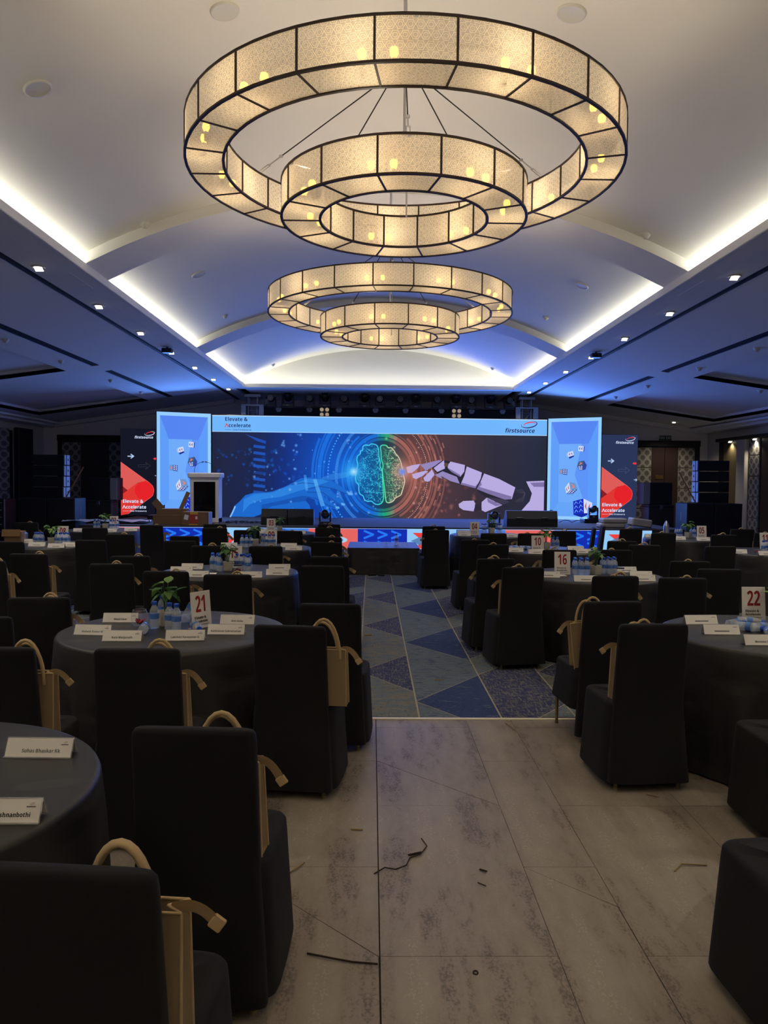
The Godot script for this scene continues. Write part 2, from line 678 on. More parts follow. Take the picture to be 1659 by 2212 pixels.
func linen_texture() -> ImageTexture:
	var s := 512
	var im := Image.create(s, s, false, Image.FORMAT_RGBA8)
	im.fill(rgb8(37, 37, 40))
	var r := RandomNumberGenerator.new()
	r.seed = 11
	for k in 26:
		var c := Vector2(r.randf() * s, r.randf() * s)
		var a := r.randf_range(-0.5, 0.5)
		var ln := r.randf_range(40, 75)
		var wd := ln * 0.26
		var col := rgb8(22, 22, 24) if k % 2 else rgb8(50, 50, 52)
		for dx in [-s, 0, s]:
			for dy in [-s, 0, s]:
				var q := PackedVector2Array()
				for i in 24:
					var tt := TAU * i / 24
					var l := Vector2(cos(tt) * ln, sin(tt) * wd * (1.0 - 0.5 * cos(tt)))
					q.append(c + Vector2(dx, dy) + l.rotated(a))
				fill_poly(im, q, col)
	return tex(im)


func scallop_texture() -> ImageTexture:
	var s := 512
	var im := Image.create(s, s, false, Image.FORMAT_RGBA8)
	im.fill(rgb8(150, 145, 134))
	var w := 256.0
	for j in range(-1, 6):
		for i in range(-1, 4):
			var c := Vector2((i + (0.5 if j % 2 else 0.0)) * w, j * 128.0)
			for ring in [[112.0, rgb8(178, 172, 160)], [98.0, rgb8(124, 119, 110)], [80.0, rgb8(160, 154, 142)], [68.0, rgb8(84, 80, 76)]]:
				var q := PackedVector2Array()
				for k in 28:
					var a := TAU * k / 28
					var rr: float = ring[0]
					q.append(c + Vector2(sin(a) * rr * (0.95 + 0.08 * cos(a)), -cos(a) * rr * 0.86 + 20.0 * (0.5 - 0.5 * cos(a)) * rr / 110.0))
				fill_poly(im, q, ring[1])
			for k in range(-3, 4):
				stroke(im, PackedVector2Array([c + Vector2(0, 62), c + Vector2(k * 15.0, -40 + absf(k) * 9.0)]), 3.0, rgb8(128, 122, 112))
	return tex(im)


# woven carpet: three strips of triangles and bands, 1.57 m by 2.13 m
func carpet_texture() -> ImageTexture:
	var w := 628
	var h := 852
	var im := Image.create(w, h, false, Image.FORMAT_RGBA8)
	var f := FastNoiseLite.new()
	f.seed = 5; f.frequency = 0.05
	var f2 := FastNoiseLite.new()
	f2.seed = 8; f2.frequency = 0.012
	var navy := rgb8(46, 66, 116)
	var slate := rgb8(98, 116, 136)
	var beige := rgb8(124, 124, 116)
	var sand := rgb8(112, 120, 122)
	var line := rgb8(176, 168, 146)
	var dark := rgb8(52, 60, 106)
	for y in h:
		var z := y / 400.0                      # metres along the strip, growing towards the rear of the hall
		for x in w:
			var u := x / 400.0
			var col: Color
			var edge := 1.0
			# cross weave: streaks along both directions
			var sx := f.get_noise_2d(x * 0.35, y * 2.2)
			var sy := f.get_noise_2d(x * 2.2 + 500, y * 0.35)
			var big := f2.get_noise_2d(x, y * 2.0)
			if u < 0.445:
				var k := u / 0.445
				var d := absf(fposmod(z - 0.42 + 1.065, 2.13) - 1.065) - 0.65 * k
				edge = minf(absf(d), minf(u, 0.445 - u))
				if d < 0:
					col = dark.lerp(beige, clampf((maxf(sx, sy) - 0.16) * 5.0, 0, 0.85))
				else:
					col = beige.lerp(slate, clampf(0.35 + big * 1.2 + sx * 0.8, 0, 1)).lerp(dark, clampf((sx * 0.6 + sy - 0.42) * 2.0, 0, 0.5))
			elif u < 1.03:
				var k := (u - 0.445) / 0.585
				var d := absf(fposmod(z - 1.33 + 1.065, 2.13) - 1.065) - 0.80 * k
				edge = minf(absf(d), minf(u - 0.445, 1.03 - u))
				if d < 0:
					col = navy.lerp(sand, clampf((sx + big - 0.55) * 4.0, 0, 0.8))
				else:
					col = slate.lerp(sand, clampf(0.4 + sx, 0, 1)).lerp(navy, clampf((sx - 0.24 + big * 0.5) * 4.0, 0, 0.8))
			else:
				var q := fposmod(z - 0.52 + (u - 1.03) * 1.25, 2.13)
				var m := 1.54
				edge = minf(minf(q, 2.13 - q), minf(absf(q - m), minf(u - 1.03, 1.57 - u)))
				if q < m:
					col = dark.lerp(beige, clampf((maxf(sx, sy) - 0.12) * 5.0, 0, 0.85))
				else:
					col = beige.lerp(slate, clampf(0.5 + big + sx, 0, 1))
			if edge < 0.006: col = line
			im.set_pixel(x, y, col)
	return tex(im)


# printed vinyl: worn concrete with streaks along the boards, 2.5 m square
func vinyl_texture() -> ImageTexture:
	var s := 1024
	var im := Image.create(s, s, false, Image.FORMAT_RGBA8)
	var big := FastNoiseLite.new(); big.seed = 31; big.frequency = 0.004
	big.fractal_type = FastNoiseLite.FRACTAL_FBM; big.fractal_octaves = 4
	var mid := FastNoiseLite.new(); mid.seed = 32; mid.frequency = 0.02
	mid.fractal_type = FastNoiseLite.FRACTAL_FBM; mid.fractal_octaves = 5; mid.fractal_gain = 0.7
	var fine := FastNoiseLite.new(); fine.seed = 33; fine.frequency = 0.16
	fine.fractal_type = FastNoiseLite.FRACTAL_FBM; fine.fractal_octaves = 4; fine.fractal_gain = 0.7
	var grain := RandomNumberGenerator.new(); grain.seed = 40
	var base := rgb8(142, 133, 123)
	var dk := rgb8(86, 75, 67)
	var lt := rgb8(176, 168, 158)
	for y in s:
		for x in s:
			# mirrored so that the picture repeats without a seam
			var mx := absf(x - s / 2.0)
			var my := absf(y - s / 2.0)
			var b := big.get_noise_2d(mx * 2.2, my * 0.5)
			var m := mid.get_noise_2d(mx * 1.6, my * 0.55)
			var f := fine.get_noise_2d(mx, my * 0.7)
			# worn places: speckles where the broad and the middle pattern meet
			var wear := smoothstep(0.08, 0.42, b + m * 0.35) * smoothstep(-0.05, 0.45, m * 0.6 + f * 0.8)
			var pale := smoothstep(0.10, 0.5, -b + m * 0.4) * smoothstep(0.05, 0.5, f + m * 0.4)
			var col := base.lerp(dk, clampf(0.16 + b * 0.30 + m * 0.22 + f * 0.10, 0.0, 0.5))
			col = col.lerp(dk, wear * 0.9).lerp(lt, pale * 0.6)
			im.set_pixel(x, y, col.lightened(grain.randf() * 0.05))
	return tex(im)


# ---------------------------------------------------------------- floor and walls
func uvquad(mb: MB, x0: float, x1: float, z0: float, z1: float, y: float) -> void:
	var f := func(x: float, z: float) -> Vector2: return Vector2((x + 0.095) / 1.57, (z + 9.24) / 2.13)
	mb.quad(Vector3(x0, y, z1), Vector3(x1, y, z1), Vector3(x1, y, z0), Vector3(x0, y, z0), f.call(x0, z1), f.call(x1, z1), f.call(x1, z0), f.call(x0, z0))


func build_shell() -> void:
	# carpet towards the stage
	var mb := MB.new()
	uvquad(mb, -11.2, 11.6, -26.1, -5.36, 0.0)
	mb.box(Vector3(XC, -0.06, -15.73), Vector3(22.8, 0.118, 20.74))
	solid_struct("floor", mb.mesh(), M.carpet, "blue and grey patterned carpet of triangles with cream lines")
	# boards of vinyl flooring behind the threshold strip
	var fl := struct("floor", "grey-brown worn-look vinyl floor laid in wide boards")
	part("underlay", one_box(Vector3(XC, -0.063, 2.93), Vector3(22.8, 0.11, 16.54)), M.joint_dark, fl)
	var cols := [-3.76, -3.125, -2.49, -1.858, -1.225, -0.59, 0.042, 0.675, 0.99, 1.627, 2.26, 2.893, 3.526, 4.16, 4.79]
	for i in cols.size() - 1:
		var x0: float = cols[i]
		var x1: float = cols[i + 1]
		var off := 0.0
		if x0 < 0.04: off = 0.63 if (i % 2) == 1 else 0.0
		elif x0 > 1.0: off = 0.63 if (i % 2) == 0 else 0.0
		elif absf(x0 - 0.675) < 0.01: off = 0.63
		var z := -7.685 + off
		while z < 1.2:
			var a := maxf(z, -5.335)
			var b := minf(z + 1.26, 1.2)
			z += 1.26
			if b - a < 0.02: continue
			var gx := 0.0026 if absf(x0 - 0.042) < 0.01 else 0.0012
			var hx := 0.0026 if absf(x1 - 0.042) < 0.01 else 0.0012
			var g := 0.0012
			# some boards are cut across at 45 degrees
			var cut := 0.0
			if absf(x0 - 0.042) < 0.01 and absf(b + 3.905) < 0.02: cut = b
			elif absf(x0 - 0.675) < 0.01 and absf(a + 3.275) < 0.02: cut = a + (x1 - x0)
			elif absf(x0 + 0.59) < 0.01 and absf(b + 2.645) < 0.65 and absf(a + 3.275) < 0.02: cut = a + (x1 - x0)
			if cut != 0.0:
				var zl := cut - (x1 - x0)
				var up := [Vector2(x0 + gx, a + g), Vector2(x1 - hx, a + g), Vector2(x1 - hx, cut - 2 * g)]
				if zl - a > 0.02: up.append(Vector2(x0 + gx, zl - 2 * g))
				var dn := [Vector2(x0 + gx, zl + 3 * g), Vector2(x1 - hx - 2 * g, cut + g), Vector2(x0 + gx, b - g)]
				if b - cut > 0.02: dn.insert(2, Vector2(x1 - hx, b - g))
				tile(fl, PackedVector2Array(up))
				tile(fl, PackedVector2Array(dn))
			else:
				tile(fl, PackedVector2Array([Vector2(x0 + gx, a + g), Vector2(x1 - hx, a + g), Vector2(x1 - hx, b - g), Vector2(x0 + gx, b - g)]))
	var rest := MB.new()
	rest.box(Vector3((-11.2 - 3.762) / 2, -0.004, 2.93), Vector3(11.2 - 3.762, 0.008, 16.53))
	rest.box(Vector3((11.6 + 4.792) / 2, -0.004, 2.93), Vector3(11.6 - 4.792, 0.008, 16.53))
	rest.box(Vector3(0.515, -0.004, 6.2), Vector3(8.55, 0.008, 9.99))
	part("outer_boards", rest.mesh(), M.floor_vinyl, fl)
	var th := MB.new()
	th.cbox(Vector3(XC, 0.002, -5.348), Vector3(22.7, 0.012, 0.028), 0.004)
	solid_struct("trim_1", th.mesh(), M.threshold, "pale metal threshold strip between carpet and vinyl floor")
	# side and rear walls
	var side := MB.new()
	side.box(Vector3(XC - 11.3, 1.8, -7.5), Vector3(0.2, 3.9, 38.0))
	solid_struct("wall_left", side.mesh(), M.wall_paint, "beige side wall of the hall on the lectern side")
	side = MB.new()
	side.box(Vector3(XC + 11.3, 1.8, -7.5), Vector3(0.2, 3.9, 38.0))
	solid_struct("wall_right", side.mesh(), M.wall_paint, "beige side wall of the hall on the fire exit side")
	side = MB.new()
	side.box(Vector3(XC, 2.8, 11.2), Vector3(22.8, 6.0, 0.2))
	solid_struct("wall_rear", side.mesh(), M.wall_paint, "unseen beige wall at the rear of the hall")


func tile(parent: Node, poly: PackedVector2Array) -> void:
	var mb := MB.new()
	# outline in x and z, laid flat
	mb.prism(PackedVector2Array(Array(poly).map(func(p): return Vector2(p.x, -p.y))), -0.008, 0.0, Transform3D(Basis(Vector3.RIGHT, Vector3(0, 0, -1), Vector3.UP), Vector3.ZERO))
	part("board", mb.mesh(), M.floor_vinyl, parent)


# ---------------------------------------------------------------- ceiling
func arc_y(x: float, drop := 0.0) -> float:
	var r := CR - drop
	return CY + sqrt(r * r - x * x)


func slope_y(u: float) -> float:
	return LIP if u < 4.78 else LIP - 0.142 * (u - 4.78)


func build_ceiling() -> void:
	# the barrel vault, in bays between flat ribs
	var zs := [-22.8, -17.25, -16.4, -10.95, -10.1, -4.65, -3.8, 1.65, 2.5, 8.75]  # bays behind the camera are out of view, carried back for the rear lamps
	var vault := MB.new()
	for k in [0, 2, 4, 6, 8]:
		var rows := []
		for i in 33:
			var x := -4.16 + 8.32 * i / 32.0
			rows.append(PackedVector3Array([Vector3(XC + x, arc_y(x), zs[k]), Vector3(XC + x, arc_y(x), zs[k + 1])]))
		vault.grid(rows)
	# thickness above, so that the shell is closed
	for i in 16:
		var x0 := -4.3 + 8.6 * i / 16.0
		var x1 := -4.3 + 8.6 * (i + 1) / 16.0
		var y0 := arc_y(clampf(x0, -4.16, 4.16)) + 0.3
		var y1 := arc_y(clampf(x1, -4.16, 4.16)) + 0.3
		vault.quad(Vector3(XC + x0, y0, 8.85), Vector3(XC + x1, y1, 8.85), Vector3(XC + x1, y1, -22.9), Vector3(XC + x0, y0, -22.9))
	# end walls of the vault
	for e in [[-22.8, 1.0], [8.75, -1.0]]:
		var pl := PackedVector2Array()
		for i in 33:
			var x := -4.16 + 8.32 * i / 32.0
			pl.append(Vector2(XC + x, arc_y(x) + 0.02))
		pl.append(Vector2(XC + 4.16, LIP + 0.02))
		pl.append(Vector2(XC - 4.16, LIP + 0.02))
		vault.prism(pl, minf(e[0], e[0] - e[1] * 0.1), maxf(e[0], e[0] - e[1] * 0.1))
	solid_struct("ceiling", vault.mesh(), M.ceiling_paint, "white barrel-vaulted ceiling lit by hidden cove lights")
	# ribs
	for k in [1, 3, 5, 7]:
		var rb := MB.new()
		var z0: float = zs[k]
		var z1: float = zs[k + 1]
		var lo0 := PackedVector3Array()
		var lo1 := PackedVector3Array()
		var up0 := PackedVector3Array()
		var up1 := PackedVector3Array()
		for i in 33:
			var x := -4.13 + 8.26 * i / 32.0
			lo0.append(Vector3(XC + x, arc_y(x, 0.13), z0)); lo1.append(Vector3(XC + x, arc_y(x, 0.13), z1))
			up0.append(Vector3(XC + x, arc_y(x, -0.05), z0)); up1.append(Vector3(XC + x, arc_y(x, -0.05), z1))
		for i in 32:
			rb.quad(lo0[i], lo0[i + 1], lo1[i + 1], lo1[i])
			rb.quad(lo1[i], lo1[i + 1], up1[i + 1], up1[i])
			rb.quad(up0[i], up0[i + 1], lo0[i + 1], lo0[i])
		solid_struct("trim_2", rb.mesh(), M.ceiling_paint, "flat arched rib crossing the white vault")
	# cove: lip, trough and light strip on four sides
	for s in [-1.0, 1.0]:
		var lp := MB.new()
		lp.cbox(Vector3(XC + s * 3.925, LIP + 0.055, -7.0), Vector3(0.05, 0.11, 30.8), 0.008)
		lp.box(Vector3(XC + s * 4.09, LIP + 0.015, -7.0), Vector3(0.28, 0.03, 31.5))
		lp.box(Vector3(XC + s * 4.19, LIP + 0.125, -7.0), Vector3(0.04, 0.18, 31.5))
		solid_struct("trim_3", lp.mesh(), M.ceiling_paint, "painted cove lip along the side of the vault")
		solo("cove_light_strip", one_box(Vector3(XC + s * 4.04, LIP + 0.036, -7.05), Vector3(0.06, 0.012, 30.9)), M.cove_glow, "warm white light strip hidden in the cove along the vault, %s side" % ("lectern" if s < 0 else "fire exit"), "light strip")
	for e in [[-22.4, 1.0, "stage"], [8.35, -1.0, "rear"]]:
		var z: float = e[0]
		var lp := MB.new()
		lp.cbox(Vector3(XC, LIP + 0.055, z - e[1] * 0.025), Vector3(7.9, 0.11, 0.05), 0.008)
		lp.box(Vector3(XC, LIP + 0.015, z - e[1] * 0.22), Vector3(8.2, 0.03, 0.4))
		solid_struct("trim_4", lp.mesh(), M.ceiling_paint, "painted cove lip across the %s end of the vault" % e[2])
		if e[1] > 0: solo("cove_light_strip", one_box(Vector3(XC, LIP + 0.036, z - e[1] * 0.13), Vector3(7.9, 0.012, 0.06)), M.cove_glow, "warm white light strip hidden in the cove across the %s end" % e[2], "light strip")
	# side ceilings: a flat soffit with a dark slot, then planes sloping down to the walls with slots and sunk panels
	for s in [-1.0, 1.0]:
		var sc := MB.new()
		soff(sc, s, 4.232, 4.60, -26.0, 11.2, 0.0)
		soff(sc, s, 4.74, 4.79, -26.0, 11.2, 0.0)
		soff(sc, s, 4.79, 6.16, -26.0, 11.2, 0.0)
		soff(sc, s, 6.35, 6.95, -26.0, 11.2, 0.0)
		soff(sc, s, 10.25, 11.25, -26.0, 11.2, 0.0)
		var bays := [[-23.3, -17.75], [-17.0, -11.45], [-10.7, -5.15], [-4.4, 1.15], [1.9, 7.45]]
		var zz := -26.0
		for b in bays:
			soff(sc, s, 6.16, 6.35, zz, b[0], 0.0)
			soff(sc, s, 6.95, 10.25, zz, b[0] - 0.15, 0.0)
			zz = b[1]
			# sunk panel, its rim and the slot's rim
			soff(sc, s, 6.95, 10.25, b[0] - 0.15, b[1] + 0.02, 0.16)
			rim(sc, s, 6.95, 10.25, b[0] - 0.15, b[1] + 0.02, 0.16)
		soff(sc, s, 6.16, 6.35, zz, 11.2, 0.0)
		soff(sc, s, 6.95, 10.25, zz, 11.2, 0.0)
		# crown along the side wall
		sc.box(Vector3(XC + s * 10.95, 3.40, -7.4), Vector3(0.5, 0.08, 37.1))
		sc.box(Vector3(XC + s * 10.6, 3.46, -7.4), Vector3(0.3, 0.06, 37.1))
		solid_struct("ceiling", sc.mesh(), M.ceiling_paint, "white side ceiling sloping down to the wall with sunk panels, %s side" % ("lectern" if s < 0 else "fire exit"))
		var sl := MB.new()
		sl.box(Vector3(XC + s * 4.67, LIP + 0.025, -7.4), Vector3(0.14, 0.02, 37.1))
		sl.box(Vector3(XC + s * 4.67, LIP + 0.009, -7.4), Vector3(0.02, 0.018, 37.1))
		solid_struct("trim_5", sl.mesh(), M.slot_black, "long black track slot in the side ceiling")
		for b in bays:
			var g := thing("air_vent", "black linear air slot in the sloping side ceiling, %s side" % ("lectern" if s < 0 else "fire exit"), "air vent", Vector3(XC + s * 6.255, slope_y(6.255), (b[0] + b[1]) / 2), 0, "linear air slots of the side ceilings")
			g.rotation.z = -s * atan(0.142)
			part("backing", one_box(Vector3(0, 0.03, 0), Vector3(0.19, 0.02, b[1] - b[0])), M.vent_grey, g)
			for vx in [-0.05, 0.0, 0.05]:
				part("vane", one_box(Vector3(vx, 0.012, 0), Vector3(0.008, 0.022, b[1] - b[0])), M.slot_black, g)
	# flat soffit behind the vault's far end and closing pieces at the rear
	var fe := MB.new()
	fe.box(Vector3(XC, LIP + 0.04, -24.4), Vector3(7.9, 0.08, 3.3))
	fe.box(Vector3(XC, LIP + 0.04, 10.0), Vector3(8.4, 0.08, 2.6))
	solid_struct("ceiling", fe.mesh(), M.ceiling_paint, "flat white soffit above the stage truss")


# a sloping strip of side ceiling between offsets u0 and u1 from the hall's middle
func soff(mb: MB, s: float, u0: float, u1: float, z0: float, z1: float, up: float) -> void:
	if z1 - z0 < 0.001: return
	var a := Vector3(XC + s * u0, slope_y(u0) + up, 0)
	var b := Vector3(XC + s * u1, slope_y(u1) + up, 0)
	var f := Vector3(0, 0, z0)
	var n := Vector3(0, 0, z1)
	var t := Vector3(0, 0.09, 0)
	if s < 0:
		var c := a; a = b; b = c
	mb.quad(a + f, b + f, b + n, a + n)
	mb.quad(a + n + t, b + n + t, b + f + t, a + f + t)
	mb.quad(a + n, b + n, b + n + t, a + n + t)
	mb.quad(b + f, a + f, a + f + t, b + f + t)
	mb.quad(a + f, a + n, a + n + t, a + f + t)
	mb.quad(b + n, b + f, b + f + t, b + n + t)


func rim(mb: MB, s: float, u0: float, u1: float, z0: float, z1: float, up: float) -> void:
	var p := func(u: float, z: float, h: float) -> Vector3: return Vector3(XC + s * u, slope_y(u) + h, z)
	for e in [[u0, z0, u0, z1], [u1, z0, u1, z1], [u0, z0, u1, z0], [u0, z1, u1, z1]]:
		mb.quad(p.call(e[0], e[1], 0.0), p.call(e[2], e[3], 0.0), p.call(e[2], e[3], up + 0.02), p.call(e[0], e[1], up + 0.02))


# ---------------------------------------------------------------- wall behind the stage, with door bays
func build_back_wall() -> void:
	var bw := MB.new()
	bw.box(Vector3(XC, 2.2, -26.1), Vector3(22.8, 4.7, 0.2))
	solid_struct("wall_back", bw.mesh(), M.brightened_back_wall_paint, "beige wall behind the stage")
	# crown following the slope of the ceiling
	for s in [-1.0, 1.0]:
		var cr := MB.new()
		var a := Vector3(XC + s * 4.8, LIP - 0.06, -25.85)
		var b := Vector3(XC + s * 11.0, slope_y(11.0) - 0.06, -25.85)
		var d := (b - a)
		cr.box((a + b) / 2, Vector3(d.length(), 0.12, 0.3), Basis(Vector3.BACK, atan2(d.y, d.x) if s > 0 else atan2(-d.y, -d.x)))
		solid_struct("trim_6", cr.mesh(), M.ceiling_paint, "white crown along the top of the back wall")
	door_bay(-10.52, -10.36, -9.73, -8.80, -8.15, "lectern", false)
	door_bay(11.12, 10.93, 10.36, 9.46, 8.85, "fire exit", true)
	# columns and panels on the side wall beyond the fire exit
	var x := XC + 11.2
	var wp := struct("wall_panel", "framed panels and columns along the fire exit side wall")
	part("frame", one_box(Vector3(x - 0.04, 1.55, -23.3), Vector3(0.09, 3.1, 3.3), 0.01), M.frame_wood, wp)
	part("canopy", one_box(Vector3(x - 0.14, 3.05, -23.1), Vector3(0.28, 0.1, 3.4), 0.01), M.frame_wood, wp)
	part("panel", one_box(Vector3(x - 0.09, 1.5, -24.05), Vector3(0.03, 2.95, 1.05), 0.01), M.gold_panel, wp)
	part("column", one_box(Vector3(x - 0.12, 1.55, -23.2), Vector3(0.2, 3.1, 0.55), 0.02), M.wall_paint, wp)
	for r in 5:
		part("panel", one_box(Vector3(x - 0.1, 0.34 + 0.62 * r, -22.55), Vector3(0.05, 0.61, 0.62), 0.012), M.scallop_fabric, wp)
	part("door_leaf", one_box(Vector3(x - 0.08, 1.5, -21.4), Vector3(0.06, 3.0, 1.5), 0.01), M.dark_wood, wp)
	x = XC - 11.2
	var wl := struct("wall_panel", "scallop-patterned panels along the side wall on the lectern side")
	part("frame", one_box(Vector3(x + 0.04, 1.55, -21.9), Vector3(0.09, 3.1, 3.4), 0.01), M.frame_wood, wl)
	for r in 5:
		part("panel", one_box(Vector3(x + 0.1, 0.34 + 0.62 * r, -22.6), Vector3(0.05, 0.61, 1.4), 0.012), M.scallop_fabric, wl)
	part("column", one_box(Vector3(x + 0.1, 1.6, -24.3), Vector3(0.16, 3.2, 1.0), 0.02), M.road_case, wl)
	# fire exit sign over the door
	var fx := thing("exit_sign", "small green FIRE EXIT sign above the doorway", "sign", Vector3(9.92, 3.19, -25.93))
	part("plate", one_box(Vector3.ZERO, Vector3(0.42, 0.16, 0.03), 0.006), M.exit_green, fx)
	part("lettering", type_mesh("FIRE EXIT", 0.085, true, 0.85), M.white_plastic, fx, Transform3D(Basis(), Vector3(0, 0, 0.018)))


# a dark doorway with upholstered panels on both sides; x runs from the outer edge inwards
func door_bay(xo: float, xa: float, xb: float, xc: float, xd: float, where: String, plate: bool) -> void:
	var d := struct("door_1", "dark wooden double door between scallop-patterned panels, %s side" % where)
	var z := -25.97
	var lo := minf(xo, xd)
	var hi := maxf(xo, xd)
	part("frame", one_box(Vector3((lo + hi) / 2, 1.55, z), Vector3(hi - lo, 3.1, 0.06), 0.01), M.frame_wood, d)
	part("lintel", one_box(Vector3((lo + hi) / 2, 3.0, z + 0.04), Vector3(hi - lo, 0.2, 0.08), 0.01), M.frame_wood, d)
	for pr in [[xa, xb], [xc, xd]]:
		for r in 5:
			var w: float = absf(pr[0] - pr[1])
			part("panel", one_box(Vector3((pr[0] + pr[1]) / 2, 2.87 - 0.35 - 0.69 * r, z + 0.06), Vector3(w - 0.01, 0.68, 0.06), 0.015), M.scallop_fabric, d)
	var m := (xb + xc) / 2
	var w := absf(xb - xc)
	for s in [-1.0, 1.0]:
		part("door_leaf", one_box(Vector3(m + s * w / 4, 1.43, z + 0.04), Vector3(w / 2 - 0.01, 2.86, 0.05), 0.008), M.dark_wood, d)
	if plate:
		part("push_plate", one_box(Vector3(m - 0.18, 1.86, z + 0.075), Vector3(0.27, 0.13, 0.015), 0.004), M.brass, d)


# ---------------------------------------------------------------- chandeliers
func ring_mesh(r: float, y0: float, y1: float, th: float, seg := 66) -> ArrayMesh:
	var mb := MB.new()
	var rows := []
	for p in [[r - th, y0], [r + th, y0], [r + th, y1], [r - th, y1], [r - th, y0]]:
		var row := PackedVector3Array()
		for s in seg:
			row.append(Vector3(cos(TAU * s / seg) * p[0], p[1], sin(TAU * s / seg) * p[0]))
		rows.append(row)
	for k in 4:
		mb.grid([rows[k], rows[k + 1]], true)
	return mb.mesh()


func panel_wall(r: float, y0: float, y1: float, a: float, uw: float) -> ArrayMesh:
	var mb := MB.new()
	var rows := []
	for y in [y1, y0]:
		var row := PackedVector3Array()
		for i in 5:
			var t := -a / 2 + a * i / 4.0
			row.append(Vector3(sin(t) * r, y, cos(t) * r))
		rows.append(row)
	mb.grid(rows, false, uw, (y1 - y0) / 0.42)
	return mb.mesh()


func panel_floor(r0: float, r1: float, y: float, a: float, uw: float) -> ArrayMesh:
	var mb := MB.new()
	var rows := []
	for r in [r1, r0]:
		var row := PackedVector3Array()
		for i in 5:
			var t := -a / 2 + a * i / 4.0
			row.append(Vector3(sin(t) * r, y, cos(t) * r))
		rows.append(row)
	mb.grid(rows, false, uw, (r1 - r0) / 0.42)
	return mb.mesh()


func chandelier(at: Vector3, y_out: float, y_in: float, label: String, detailed: bool) -> void:
	var c := thing("chandelier", label, "chandelier", at)
	var hub := 4.62
	var h := 0.236
	var tiers := [[1.5, 1.25, y_out, 22], [0.857, 0.59, y_in, 14]]
	for tier in tiers:
		var ro: float = tier[0]
		var ri: float = tier[1]
		var y: float = tier[2]
		var n: int = tier[3]
		var a := TAU / n
		var outer := panel_wall(ro, y, y + h, a, ro * a / 0.42)
		var inner := panel_wall(ri, y, y + h, a, ri * a / 0.42)
		var under := panel_floor(ri, ro, y + 0.002, a, ro * a / 0.42)
		var post := one_box(Vector3(0, y + h / 2, ro + 0.003), Vector3(0.012, h, 0.009))
		var ipost := one_box(Vector3(0, y + h / 2, ri - 0.003), Vector3(0.012, h, 0.01))
		var spoke := one_box(Vector3(0, y - 0.001, (ro + ri) / 2), Vector3(0.011, 0.009, ro - ri))
		var off := a * (0.5 if n == 22 else 0.5)
		for k in n:
			var b := Basis(Vector3.UP, k * a + a / 2 + off)
			part("shade_panel", outer, M.shade_fabric, c, Transform3D(b, Vector3.ZERO))
			part("shade_panel", inner, M.shade_fabric, c, Transform3D(b, Vector3.ZERO))
			part("shade_panel", under, M.shade_fabric, c, Transform3D(b, Vector3.ZERO))
			var e := Basis(Vector3.UP, k * a + off)
			part("frame_bar", post, M.shade_frame, c, Transform3D(e, Vector3.ZERO))
			part("frame_bar", ipost, M.shade_frame, c, Transform3D(e, Vector3.ZERO))
			part("frame_bar", spoke, M.shade_frame, c, Transform3D(e, Vector3.ZERO))
		for q in [[ro, y, 0.009], [ro, y + h, 0.007], [ri, y, 0.009], [ri, y + h, 0.007]]:
			part("frame_hoop", ring_mesh(q[0], q[1] - 0.007, q[1] + 0.007, q[2]), M.shade_frame, c)
		# bulbs inside the ring
		var bm := MB.new()
		bm.lathe([Vector2(0.0, 0.03), Vector2(0.021, 0.022), Vector2(0.026, 0.0), Vector2(0.014, -0.028), Vector2(0.0, -0.032)], 10)
		var bulb_mesh := bm.mesh()
		var rm := (ro + ri) / 2
		for k in n:
			var t := k * a + off + a * (0.22 if k % 2 else 0.78)
			var p := Vector3(sin(t) * rm, y + 0.11, cos(t) * rm)
			var bl := part("bulb", bulb_mesh, M.bulb_glow, c, Transform3D(Basis(), p))
			part("socket", bar(Vector3(0, -0.03, 0), Vector3(0, -0.085, 0), 0.012, 8), M.bulb_socket, bl)
			if (detailed and k % 2 == 0) or (not detailed and k % 6 == 0):
				var l := OmniLight3D.new()
				l.name = "bulb_light"
				c.add_child(l, true)
				l.position = Vector3(sin(t) * rm, y + 0.12, cos(t) * rm)
				l.light_color = Color(1.0, 0.945, 0.84)
				l.light_energy = BULB * (2.0 if detailed else 8.5)  # unseen rear chandeliers burn stronger to light the foreground
				l.light_size = 0.03
				l.omni_range = 20.0
				l.omni_attenuation = 2.0
				l.shadow_enabled = true
		# suspension: cables with turnbuckles from the hub to the top hoop
		for k in 3:
			var t := deg_to_rad(30.0 + 120.0 * k)
			var foot := Vector3(cos(t) * (ro - 0.12), y + h - 0.01, -sin(t) * (ro - 0.12))
			var topp := Vector3(cos(t) * 0.07, hub - 0.05, -sin(t) * 0.07)
			var d := (topp - foot).normalized()
			part("cable", bar(foot + d * 0.30, topp, 0.0045, 6), M.cable_black, c)
			var tb := MB.new()
			tb.cyl(foot, foot + d * 0.06, 0.006, 6)
			for sd in [-1.0, 1.0]:
				var o: Vector3 = d.cross(Vector3.UP).normalized() * 0.012 * sd
				tb.cyl(foot + d * 0.05 + o, foot + d * 0.21 + o, 0.004, 6)
			tb.cyl(foot + d * 0.20, foot + d * 0.32, 0.005, 6)
			tb.cbox(foot + d * 0.33, Vector3(0.03, 0.02, 0.02), 0.004)
			part("turnbuckle", tb.mesh(), M.steel, c)
		var br := MB.new()
		for k in 3:
			var t := deg_to_rad(30.0 + 60.0 * k)
			var o := Vector3(cos(t), 0, -sin(t))
			for sd in [-1.0, 1.0]:
				br.box(Vector3(0, y + h - 0.015, 0) + o * sd * (ro + ri) / 2, Vector3(ro - ri, 0.012, 0.02), Basis(Vector3.UP, t))
		part("bracket", br.mesh(), M.steel, c)
	# stem, hub and rose
	var st := MB.new()
	st.cyl(Vector3(0, y_in + h + 0.02, 0), Vector3(0, hub, 0), 0.009, 10)
